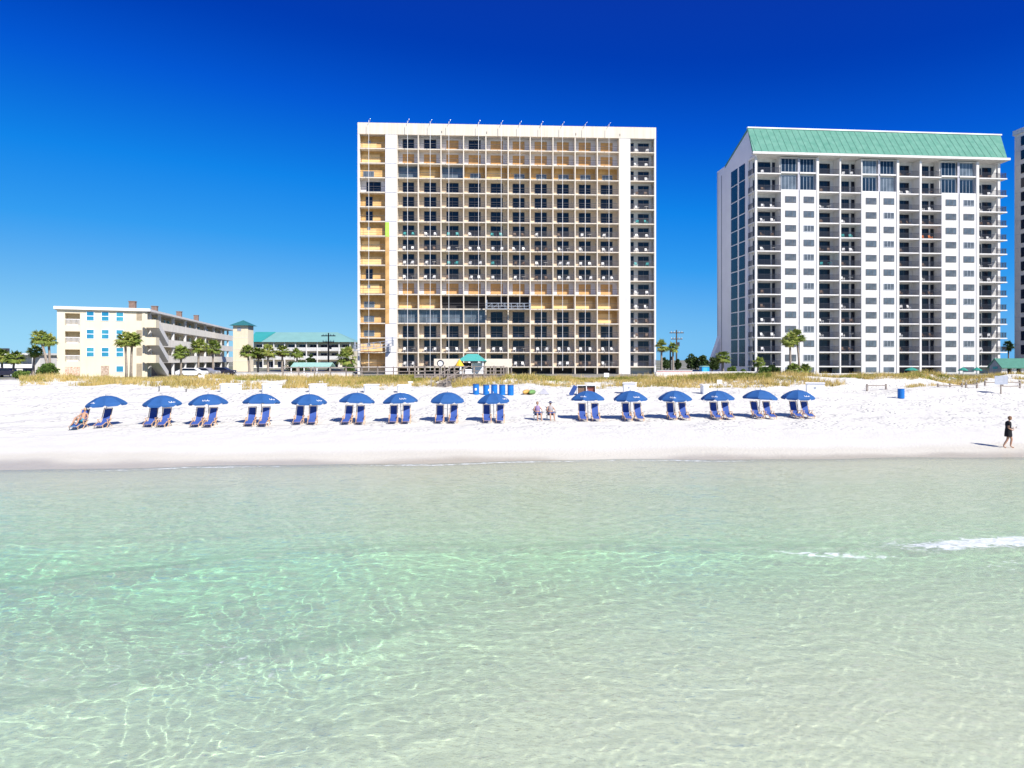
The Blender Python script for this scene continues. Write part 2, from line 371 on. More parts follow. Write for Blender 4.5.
# foam mask per vertex
def foam(X, Y):
    f = np.zeros_like(X)
    (lx, ly) = RIDGES[1][0]; yc = np.interp(X, lx, ly); d = Y - yc
    f += (.62 + .14 * vnoise(X * 1.4, Y * 2.2, 91)) * np.exp(-((d - .35 - .25 * vnoise(X * .8, X * 0, 92)) / .85) ** 2) / (1 + np.exp(-(X - 9.6) / .7))
    f += .50 * np.exp(-((d + .45 + .12 * (X - 7)) / .30) ** 2) * np.exp(-((X - 8.0) / 1.9) ** 2)
    f += .40 * np.exp(-((d + 1.9) / .8) ** 2) / (1 + np.exp(-(X - 10.6) / .8))
    (lx, ly) = RIDGES[0][0]; yc = np.interp(X, lx, ly); d = Y - yc
    f += (.24 + .22 * vnoise(X * 1.1, Y * 1.1, 93)) * np.exp(-((d - .05) / .30) ** 2) / (1 + np.exp((X + 2.6) / .6))
    f += .30 * np.exp(-((d - 1.0) / .55) ** 2) / (1 + np.exp((X + 2.4) / .6)) + .30 * np.exp(-((d + .9) / .5) ** 2) * np.exp(-((X + 4) / 1.6) ** 2)
    sh = shore(X) - Y
    f += .50 * np.exp(-((sh - .20 - .12 * vnoise(X * .6, X * 0, 94)) / .26) ** 2) * (.75 + .45 * vnoise(X * .22, X * 0, 31)) + .22 * np.exp(-((sh - 1.6) / .25) ** 2)
    return f
fa = me.attributes.new('foam', 'FLOAT', 'POINT')
vals = np.zeros(len(co2), np.float32); vals[:len(co)] = foam(X, Y).ravel(); fa.data.foreach_set('value', vals)
dv_ = me.attributes.new('depth', 'FLOAT', 'POINT')
vd = np.ones(len(co2), np.float32); vd[:len(co)] = np.clip(Z - ground(X, Y), 0, 3).ravel(); dv_.data.foreach_set('value', vd)
sea = link('sea_water', me); sea.cycles.is_caustics_caster = True; terr.cycles.is_caustics_receiver = True; sd.cycles.is_caustics_light = True; tag(sea, kind='structure')

# ---------------------------------------------------------------- dune vegetation (stuff)
def leafmat(name, cols, trans=.25):
    m = bpy.data.materials.new(name); m.use_nodes = True; t = m.node_tree; L = t.links; N = t.nodes
    b = N['Principled BSDF']; b.inputs['Roughness'].default_value = .7; b.inputs['Specular IOR Level'].default_value = .2
    g = N.new('ShaderNodeNewGeometry'); r = N.new('ShaderNodeValToRGB'); r.color_ramp.interpolation = 'LINEAR'
    els = r.color_ramp.elements
    while len(els) < len(cols): els.new(.5)
    for i, c in enumerate(cols): els[i].position = i / (len(cols) - 1); els[i].color = (*c, 1)
    n = N.new('ShaderNodeTexNoise'); n.inputs['Scale'].default_value = .35; n.inputs['Detail'].default_value = 3; L.new(g.outputs['Position'], n.inputs['Vector'])
    ad = N.new('ShaderNodeMath'); ad.operation = 'MULTIPLY_ADD'; ad.inputs[1].default_value = .55; L.new(g.outputs['Random Per Island'], ad.inputs[0])
    sb = N.new('ShaderNodeMapRange'); sb.inputs[1].default_value = .35; sb.inputs[2].default_value = .65; sb.inputs[3].default_value = 0; sb.inputs[4].default_value = .45
    L.new(n.outputs['Fac'], sb.inputs[0]); L.new(sb.outputs[0], ad.inputs[2]); L.new(ad.outputs[0], r.inputs[0]); L.new(r.outputs[0], b.inputs['Base Color'])
    ts = N.new('ShaderNodeBsdfTranslucent'); L.new(r.outputs[0], ts.inputs[0]); mx = N.new('ShaderNodeMixShader'); mx.inputs[0].default_value = trans
    L.new(b.outputs[0], mx.inputs[1]); L.new(ts.outputs[0], mx.inputs[2]); L.new(mx.outputs[0], N['Material Output'].inputs['Surface'])
    return m
gold = leafmat('golden_grass', [(.20, .21, .06), (.46, .37, .11), (.64, .48, .18), (.76, .63, .33)])
greeng = leafmat('green_grass', [(.13, .17, .03), (.28, .30, .05), (.50, .42, .10)])
bedm = leafmat('scrub', [(.06, .10, .025), (.12, .17, .04), (.26, .27, .07)])

def blades(name, P, H, m, lean=.45, width=.035, nper=6, spreadr=.16):
    n = len(P); K = n * nper
    base = np.repeat(P, nper, 0); h = np.repeat(H, nper) * rng.uniform(.55, 1.1, K)
    a = rng.uniform(0, 2 * np.pi, K); r_ = rng.uniform(0, spreadr, K)
    base = base + np.stack([np.cos(a) * r_, np.sin(a) * r_, np.zeros(K) - .03], -1)
    ld = lean * h * rng.uniform(.2, 1, K); tip = base + np.stack([np.cos(a) * ld, np.sin(a) * ld, h], -1)
    mid = (base + tip) / 2 + np.stack([-np.cos(a) * ld * .18, -np.sin(a) * ld * .18, h * .06], -1)
    fa_ = rng.uniform(0, np.pi, K); wv = np.stack([np.cos(fa_), np.sin(fa_), np.zeros(K)], -1) * (width * rng.uniform(.6, 1.3, K))[:, None] / 2
    co = np.stack([base - wv, base + wv, mid + wv * .8, mid - wv * .8, tip], 1).reshape(-1, 3)
    i0 = np.arange(K) * 5
    tri = np.concatenate([np.stack([i0, i0 + 1, i0 + 2], -1), np.stack([i0, i0 + 2, i0 + 3], -1), np.stack([i0 + 3, i0 + 2, i0 + 4], -1)])
    return raw_mesh(name, co, tri, m)
def dune_points(n, s0, s1, dens_seed, thr, xr=(-75, 85), gap=None):
    X = rng.uniform(*xr, n); S = rng.uniform(s0, s1, n); Y = shore(X) + S
    px = 512 + F * X / Y
    keep = vnoise(X * .22 + 9, Y * .3, dens_seed) + .5 * vnoise(X * .7, Y * .7, dens_seed + 1) > thr
    keep &= ~((px > 790) & (vnoise(X * .3 + 4, Y * .35, 77) < -.5 + .45 * (S < 42)))
    keep &= S > s0 + 1.6 + 1.8 * vnoise(X * .18, X * 0 + 3, 78) - 1.6 * (n < 9500)
    if gap is not None: keep &= ~gap(px, S)
    X = X[keep]; Y = Y[keep]
    return np.stack([X, Y, ground(X, Y)], -1)
def gapf(px, S):
    g_ = ((px > 700) & (px < 770) & (S > 55))
    g_ |= (px < 20)
    g_ |= (px > 436) & (px < 452) & (S < 43)
    return g_
P = dune_points(34000, 37.0, 54, 41, -.42, gap=gapf)
o = link('sea_oat_grass', blades('sea_oat_grass', P, rng.uniform(.26, .72, len(P)) * (1 + .5 * vnoise(P[:, 0] * .5, P[:, 1] * .5, 81)), gold)); tag(o, 'golden sea oats covering the dune ridge in front of the buildings', 'dune grass', kind='stuff')
P = dune_points(9000, 35.0, 39, 45, .33, gap=gapf)
o = link('sparse_grass', blades('sparse_grass', P, rng.uniform(.2, .5, len(P)), gold, nper=5)); tag(o, 'thin tufts of dry grass at the foot of the dune', 'grass', kind='stuff')
P = dune_points(9000, 41, 55, 51, .05, gap=lambda px, S: gapf(px, S) | ((px > 45) & (px < 200)))
ex = []
for (pa, pb, ya, yb, n_) in ((375, 420, 77, 84, 1500), (690, 770, 78, 84, 2600), (330, 372, 80, 84, 400), (180, 235, 84, 90, 700), (540, 640, 82, 86, 700)):
    Yq = rng.uniform(ya, yb, n_); pxq = rng.uniform(pa, pb, n_); Xq = (pxq - 512) / F * Yq; ex.append(np.stack([Xq, Yq, ground(Xq, Yq)], -1))
P = np.vstack([P] + ex)
o = link('green_ground_cover', blades('green_ground_cover', P, rng.uniform(.25, .6, len(P)), greeng, lean=.8, width=.06, nper=7, spreadr=.3)); tag(o, 'low green creeping plants on the back of the dune', 'ground cover', kind='stuff')

# ---------------------------------------------------------------- shared materials
white = stained('white_render', (.69, .68, .665), .8, .14); white2 = stained('white_trim', (.71, .695, .67), .7, .10)
cream = stained('cream_concrete', (.71, .635, .53)); tan = mat('tan_render', (.78, .64, .48), var=.07, scale=.6)
paintw = mat('painted_wall', (.78, .74, .76), var=.05, scale=.8); offw = stained('cream_render', (.72, .64, .48), .8, .06)
ply = mat('sheathing_board', (.46, .25, .08), rgb2=(.74, .48, .20), scale=.7); plyd = mat('plywood', (.60, .34, .14), rough=.8, var=.14, scale=1.4)
plyb = mat('sunlit_plywood', (.80, .54, .25), var=.08, scale=.7)
glass = mat('dark_glass', (.007, .013, .032), rough=.1, var=.6, scale=.35, spec=.38)
glassb = mat('blue_glass', (.025, .05, .09), rough=.08, var=.4, scale=.25, spec=.9, coat=.6)
glassg = mat('grey_glass', (.10, .125, .15), rough=.15, var=.5, scale=.5, spec=.8)
curt = mat('curtained_glass', (.05, .06, .075), rough=.12, rgb2=(.14, .155, .17), scale=.8, spec=.8)
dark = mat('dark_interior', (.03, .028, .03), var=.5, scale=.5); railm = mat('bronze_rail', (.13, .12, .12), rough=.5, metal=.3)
railb = mat('black_rail', (.04, .045, .06), rough=.5, metal=.3); alum = mat('aluminium', (.42, .45, .50), rough=.4, metal=.4)
teal = mat('teal_metal_roof', (.04, .30, .29), rough=.45, var=.08, scale=.4); navyg = mat('navy_glass', (.012, .03, .06), rough=.2, var=.4, scale=.3, spec=.22); tealp = mat('pale_teal_roof', (.19, .37, .35), rough=.5, var=.06, scale=.4)
greenr = mat('green_tile_roof', (.08, .235, .175), rough=.8, rgb2=(.13, .30, .23), scale=.9)
galv = mat('galvanised_steel', (.55, .56, .58), rough=.4, metal=.5); darkwood = mat('creosoted_wood', (.09, .07, .055), var=.25, scale=4); wood = mat('weathered_wood', (.27, .23, .20), var=.25, scale=4)
bluep = mat('blue_plastic', (.01, .15, .48), rough=.4, var=.08); redp = mat('red_paint', (.55, .12, .09)); whitep = mat('white_plastic', (.82, .82, .82), rough=.4, var=.03)
tealc = mat('teal_plastic', (.05, .38, .38), rough=.5); orangep = mat('orange_plastic', (.75, .22, .05), rough=.5); brownp = mat('brown_plastic', (.16, .10, .07), rough=.6)
lime = mat('lime_wrap', (.45, .75, .10)); asphalt = mat('asphalt', (.05, .05, .05)); barkm = mat('palm_bark', (.30, .25, .20), var=.3, scale=6, bump=.6)
black = mat('black_rubber', (.02, .02, .02), rough=.7); steeld = mat('dark_steel', (.08, .08, .09), rough=.5, metal=.5)

# balcony chairs (tiny): one mesh per colour, each linked separately
def chair_mb():
    b = MB(); b.box(-.27, .27, -.25, .25, .36, .42)
    b.quadlist([(-.26, .22, .40), (.26, .22, .40), (.24, .36, .92), (-.24, .36, .92), (-.26, .27, .40), (.26, .27, .40), (.24, .41, .92), (-.24, .41, .92)],
               [(0, 1, 2, 3), (7, 6, 5, 4), (0, 4, 5, 1), (1, 5, 6, 2), (2, 6, 7, 3), (3, 7, 4, 0)])
    for sx_ in (-.25, .25):
        for sy in (-.22, .22): b.bar((sx_, sy, 0), (sx_ * .95, sy, .38), .05)
        b.bar((sx_, -.24, .60), (sx_, .28, .62), .06, .035); b.bar((sx_, -.22, .38), (sx_, -.22, .60), .04)
    return b
def table_mb():
    b = MB(); b.lathe([(.02, .70), (.40, .70), (.40, .73), (.0, .73)], 14); b.tube([(0, 0, 0), (0, 0, .7)], .04, 6); b.lathe([(0, .02), (.25, .02), (.25, 0), (0, 0)], 10); return b
CM = {k: chair_mb().mesh('balcony_chair', m_) for k, m_ in (('white', whitep), ('teal', tealc), ('brown', brownp), ('orange', orangep))}
TM = {k: table_mb().mesh('balcony_table', m_) for k, m_ in (('white', whitep), ('brown', brownp), ('teal', tealc))}

class Capped:
    """builds repeated parts: the first 100 as parts, the rest merged in one part of kind stuff"""
    def __init__(s, name, mats, cap=100): s.name, s.mats, s.cap, s.n, s.rest, s.cache = name, mats, cap, 0, MB(), {}
    def put(s, key, mb, parent, loc):
        s.n += 1
        if s.n > s.cap: s.rest.add(mb, loc); s.parent = parent; return
        if key not in s.cache: s.cache[key] = mb.mesh(s.name, s.mats)
        return link(s.name, s.cache[key], parent, loc)
    def done(s):
        if s.rest.v: tag(s.rest.build(s.name, s.mats, s.parent), kind='stuff')

def facade_frame(px0, Y0, yaw):
    X0 = wx(px0, Y0); c, s_ = math.cos(yaw), math.sin(yaw)
    def u(px):
        k = (px - 512) / F
        return (k * Y0 - X0) / (c - k * s_)
    return X0, u

# ================================================================ CENTRE TOWER
def rail_mb(w_, h=1.05, bal=True, step=.13, th=.03):
    b = MB(); b.box(0, w_, 0, .05, h - .05, h); b.box(0, w_, .01, .04, .08, .11)
    if bal:
        x = step / 2
        while x < w_: b.box(x - th / 2, x + th / 2, .012, .036, .11, h - .05); x += step
    else: b.box(0, w_, .012, .036, .55, .58)
    return b
def slider_mb(w_, h, fr=.07, n=2):
    """frame (mat 0) + panes (mat 1); origin bottom left, sits proud of y=0 by .07"""
    b = MB(); b.cm = 0
    b.box(0, fr, -.07, .0, 0, h); b.box(w_ - fr, w_, -.07, 0, 0, h); b.box(fr, w_ - fr, -.07, 0, h - fr, h); b.box(fr, w_ - fr, -.07, 0, 0, fr)
    pw = (w_ - 2 * fr) / n
    for i in range(1, n): b.box(fr + pw * i - fr * .4, fr + pw * i + fr * .4, -.065, 0, fr, h - fr)
    b.cm = 1; b.box(fr, w_ - fr, -.05, -.005, fr, h - fr); b.cm = 0
    return b
def build_centre():
    yaw = math.atan2(3.0, 56.8); X0, u = facade_frame(357.6, 134.0, yaw)
    root = empty('apartment_tower', (X0, 134.0, 2.3), yaw, 'tan and white beachfront tower under repair with boarded balconies and bare sheathing', 'building')
    G = 2.3
    z = lambda v: v - G
    S = [3.76 + 2.75 * i for i in range(16)]            # slab tops
    W = u(656); DEP = 1.8; ztop = 49.76; zc = 47.6
    edges = [397, 418.3, 441, 463.6, 485.9, 508.2, 530.3, 553, 575.1, 597.3, 619.4]
    E = [u(e) for e in edges]; L0, L1 = u(359.6), u(385.4); R0, R1 = u(630.3), u(654.3)
    MB().box(.35, W - .35, DEP, 19, 0, z(zc)).build('wall', tan, root)
    b = MB(); b.box(L1, E[0] - .12, -.05, DEP + .1, 0, z(zc)); b.build('blank_wall', stained('grey_white_board', (.78, .77, .80)), root)
    MB().box(E[10] + .1, R0, -.05, DEP + .1, 0, z(zc)).build('blank_wall', white, root)
    MB().box(R0, R1 - .1, DEP - .06, DEP + .05, 0, z(zc)).build('painted_wall', white, root)
    b = MB(); b.box(0, W, -.10, .45, z(zc), z(ztop)); b.box(0, .45, .45, 19.2, z(zc), z(ztop)); b.box(W - .45, W, .45, 19.2, z(zc), z(ztop)); b.box(.45, W - .45, 18.8, 19.2, z(zc), z(ztop))
    b.build('parapet', cream, root)
    MB().box(.45, W - .45, .45, 18.8, z(zc), z(zc) + .6).build('roof', galv, root)
    # roof penthouse boxes are below sight; lift overruns
    # end piers
    b = MB(); b.box(0, L0, -.05, 19.1, 0, z(zc) - .01); b.build('end_pier', white2, root)
    b = MB(); b.box(R1, W, -.05, .55, 0, z(zc) - .01); b.box(W - .22, W - .02, .56, 19.1, 0, z(zc) - .01); b.build('end_pier', white2, root)
    for i, e in enumerate(E):
        t_ = .20 if i not in (0, 10) else .22
        MB().box(e - t_ / 2, e + t_ / 2, -.07, DEP + .02, 0, z(zc) - .01).build('partition_wall', cream, root)
    for i, s_ in enumerate(S):
        b = MB(); zt = z(s_)
        b.box(L0, L1, -.02, DEP + .03, zt - .19, zt); b.box(E[0] + .11, E[10] - .11, -.02, DEP + .03, zt - .19, zt); b.box(R0 + .01, W + .0, -.02, DEP + .03, zt - .19, zt)
        b.box(W - .9, W + .02, DEP + .03, 4.2, zt - .19, zt)
        b.build('balcony_slab', cream, root)
    bays = [(L0, L1)] + [(E[i] + .1, E[i + 1] - .1) for i in range(10)] + [(R0, R1)]
    door = Capped('sliding_door', [railm, glass]); board = Capped('plywood_board', [plyd], 100); rail = Capped('balcony_railing', [railm])
    panel = Capped('sheathing_panel', [ply]); pale = Capped('wall_panel', [paintw]); sto = Capped('storefront_glazing', [alum, glassg])
    opening = Capped('open_bay', [dark]); wins = Capped('window', [alum, glassg])
    RR = random.Random(3)
    chairs = []
    r2 = {1: 'g', 2: 'y2', 3: 'g', 4: 'yw', 5: 'y2', 6: 'yw', 7: 'yw', 8: 'yw', 9: 'yw', 10: 'yw'}
    for r in range(16):
        i = 15 - r; zb = z(S[i]); hh = (z(S[i + 1]) - .19 if i < 15 else z(zc)) - zb
        for c, (a, b_) in enumerate(bays):
            w_ = b_ - a; kind = 'door'; bal = r in (6, 7, 8, 9, 14, 15)
            if 1 <= c <= 10:
                if r == 0: kind = 'wdoor' if c in (1, 2, 4) else 'wply'
                elif r == 1: kind = 'wply'
                elif r == 2: kind = r2[c]
                elif r == 10: kind = 'wply'
                elif r == 11: kind = 'y2' if c in (1, 2, 7, 8, 9, 10) else 'open'
                elif r == 12: kind = 'store' if c <= 4 else ('y2' if c == 10 else 'door')
            elif c == 0:
                kind = ['y1', 'y2', 'yw', 'wdoor', 'yd', 'yd', 'y1', 'y2', 'y2', 'yd', 'y1', 'yw', 'yw', 'yw', 'y1', 'y2'][r]; bal = False
            else: kind = 'rdoor'; bal = True
            dw, dh = (w_ * .57, 2.25); dx = a + w_ * .21; yb = DEP
            if kind[0] == 'w': pale.put(('p', c, r == 0), MB().box(0, w_, 0, .05, 0, hh - .01), root, (a, DEP - .05, zb)); yb = DEP - .05
            if kind[0] == 'y':
                yb = DEP - .06 if c else (1.3, 1.62, .95, 1.5)[(r * 3) % 4]
                panel.put(('y', c, r == 0), MB().box(0, w_, 0, .06, 0, hh - .01), root, (a, yb, zb))
            if kind in ('door', 'wdoor'):
                door.put(('d', c), slider_mb(dw, dh), root, (dx, yb, zb + .02))
            elif kind == 'rdoor':
                door.put(('r',), slider_mb(w_ * .46, 2.15), root, (a + w_ * .40, DEP - .06, zb + .02))
            elif kind == 'wply':
                q_ = board.put(('b', c), MB().box(0, dw, -.04, 0, 0, dh - .1), root, (dx, yb, zb + .02))
            elif kind in ('y2', 'y1'):
                hb = [1.2, 1.75, 1.5][(r + c) % 3]; x1 = w_ * (.62 + .12 * ((r * 7 + c) % 3))  # lower left boards in brighter yellow: sunlit patch painted on the sheathing
                m_ = MB().box(0, x1 - .1, -.05, 0, 0, hb * .48); m_.box(0, x1 - .1, -.05, 0, hb * .5, hb)
                o_ = link('plywood_board', m_.mesh('plywood_board', plyb), root, (a + .1, yb, zb + .15)); o_['label'] = 'bright yellow board with sunlight in its colour'
                if kind == 'y1' and c == 0: wins.put(('w', 1), slider_mb(.55, .5, .05, 1), root, (a + w_ * .28, yb - .06, zb + 1.2))
            elif kind == 'yw':
                wins.put(('w', 2), slider_mb(2.0, 1.1, .05, 3), root, (a + w_ * (.28 if c else .12), yb, zb + .25))
            elif kind == 'yd':
                door.put(('yd',), slider_mb(1.3, 2.05, .06, 2), root, (a + w_ * .2, yb, zb + .02))
            elif kind == 'g': sto.put(('g', c), slider_mb(w_ - .1, hh - .1, .07, 2), root, (a + .05, DEP - .35, zb + .03))
            elif kind == 'store': sto.put(('s', c), slider_mb(w_ - .1, hh - .1, .07, 3), root, (a + .05, DEP - .9, zb + .03))
            elif kind == 'open':
                opening.put(('o', c), MB().box(.05, w_ - .05, -.02, 0, .1, hh - .1), root, (a, DEP, zb))
            rail.put(('l', c, bal), rail_mb(w_ - .06, bal=bal), root, (a + .03, .06, zb))
            # furniture
            fur = (r in (6, 7, 8, 9, 14, 15) and 1 <= c <= 10) or (c == 11 and r < 15 and r != 9)
            if fur and not (r == 6 and c == 2 and False):
                n_ = RR.choice([2, 2, 2, 2, 1]) if c < 11 else 2
                colr = 'teal' if (r == 6 and c in (1, 3, 5)) or (r == 8 and c in (3, 5)) or (c == 11 and r in (5, 8)) else ('brown' if RR.random() < .2 else 'white')
                for k in range(n_): chairs.append((colr, c, r, k, a + w_ * (.30 + .42 * k) + RR.uniform(-.15, .15), .75 + RR.uniform(-.1, .2), S[i], RR.uniform(-.5, .5), n_))
    for cp in (door, board, rail, panel, pale, sto, opening, wins): cp.done()
    # side door in the right-hand balcony stack, and side slot openings
    for i, s_ in enumerate(S): 
        if i < 16: MB().box(R0 + .42, R0 + 1.05, DEP - .10, DEP - .065, z(s_) + .05, z(s_) + 2.2).build('side_window', glass, root)
    # sheathing strip beside the blank wall
    for r in range(16):
        if 6 <= r <= 12:
            i = 15 - r; zb = z(S[i]); o_ = MB().box(0, .75, -.04, .0, 0, 2.7).build('sheathing_strip', lime if r == 6 else ply, root, (L1 + .0, -.05, zb - .19))
            if r == 6: o_['label'] = 'lime green membrane strip'
        i = 15 - r
        MB().box(L1 + (.0 if not 6 <= r <= 12 else .76), E[0] - .12, -.062, -.05, z(S[i]) - .16, z(S[i]) - .04).build('wall_joint', mat('joint_grey', (.30, .30, .32)), root)
    # ground floor dark opening
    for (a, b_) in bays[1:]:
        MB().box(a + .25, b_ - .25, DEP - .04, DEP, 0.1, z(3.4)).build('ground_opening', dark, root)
    # roof lights along parapet
    for k in range(4):
        MB().box(0, .10, -.16, -.10, 0, .42).build('wall_lamp', steeld, root, (u([441.5, 486.5, 575.5, 619.5][k]), 0, z(48.0)))
    M_ = root.matrix_basis.copy()
    M_ = Matrix.Translation(root.location) @ Matrix.Rotation(yaw, 4, 'Z')
    for (colr, c, r, k, uu, vv, zz, rz, n_) in chairs:
        p = M_ @ Vector((uu, vv, zz - G + .002))
        if k == 1 and (r + c) % 5 == 0 or False:
            o_ = link('balcony_table', TM[colr], None, p, 0); nm, ct = 'round table', 'table'
        else:
            o_ = link('balcony_chair', CM[colr], None, p, rz + yaw); nm, ct = 'chair', 'chair'
        side = ('left ' if k == 0 else 'right ') if n_ == 2 else 'lone '
        place = 'far right balcony stack' if c == 11 else ORD[c - 1] + ' balcony after the blank strip'
        tag(o_, f'{side}{colr} {nm}, {place}, {ORD[r]} row from top, repaired tower', ct, 'chairs and tables on the balconies of the tower under repair')
    # davit beams + suspension ropes
    for k, px in enumerate((369.5, 408, 430.5, 449, 478.5, 501, 519.5, 541, 562, 584.5, 608)):
        uu = u(px); p = M_ @ Vector((uu, -.0, ztop - G))
        rt = empty('davit_beam', p, yaw, f'{ORD[k]} steel davit beam from the left on the repaired tower roof edge', 'davit', 'davits on the roof edge')
        b = MB(); b.bar((-.3, .9, .0), (.05, -.2, .28), .07).bar((.05, -.2, .28), (.3, -1.0, .46), .07); b.build('beam', galv, rt)
        MB().bar((-.2, .4, -.0), (-.2, .4, .2), .08).build('post', steeld, rt); MB().bar((-.35, .5, .0), (-.35, .5, .04), .2).bar((-.4, .5, .04), (.4, .5, .04), .1).build('foot', steeld, rt)
        p2 = M_ @ Vector((uu, -.98, 0)); zend = 3.0 if k not in (5, 6) else 15.2
        b = MB().tube([(0, 0, zend), (0, 0, ztop + .15)], .04, 5); o_ = b.build('suspension_rope', whitep, None, (p2.x, p2.y, 0))
        tag(o_, f'{ORD[k]} pale vertical rope from the left hanging down the repaired tower', 'rope', 'ropes hanging down the tower')
    # hanging work platforms
    def stage(u0, z0, ln, tilt, lab):
        p = M_ @ Vector((u0, -1.5, z0 - G)); rt = empty('suspended_platform', p, yaw, lab, 'work platform', 'work platforms on the tower')
        T = math.tan(tilt)
        MB().bar((0, 0, 0), (ln, 0, ln * T), .8, .12).build('deck', galv, rt)
        for sy in (-.38, .38):
            b = MB()
            for h_ in (.55, 1.1): b.bar((0, sy, h_), (ln, sy, h_ + ln * T), .05)
            n_ = int(ln / 1.1)
            for q_ in range(n_ + 1):
                x_ = ln * q_ / n_; b.bar((x_, sy, x_ * T), (x_, sy, 1.1 + x_ * T), .06)
                if q_ < n_: b.bar((x_, sy, x_ * T), (x_ + ln / n_, sy, 1.1 + (x_ + ln / n_) * T), .025)
            b.build('guard_rail', alum, rt)
        for x_ in (.2, ln - .2): MB().box(x_ - .1, x_ + .1, -.3, .3, .1 + x_ * T, 1.7 + x_ * T).build('hoist', alum, rt)
    stage(u(485.5), 14.6, u(530) - u(485.5), 0, 'white suspended work platform hanging across the middle bays')
    stage(u(357) - .3, wz(351, 132.5), u(396) - u(357), R(7.5), 'slanting silver work platform at the lower left corner of the repaired tower')
build_centre()

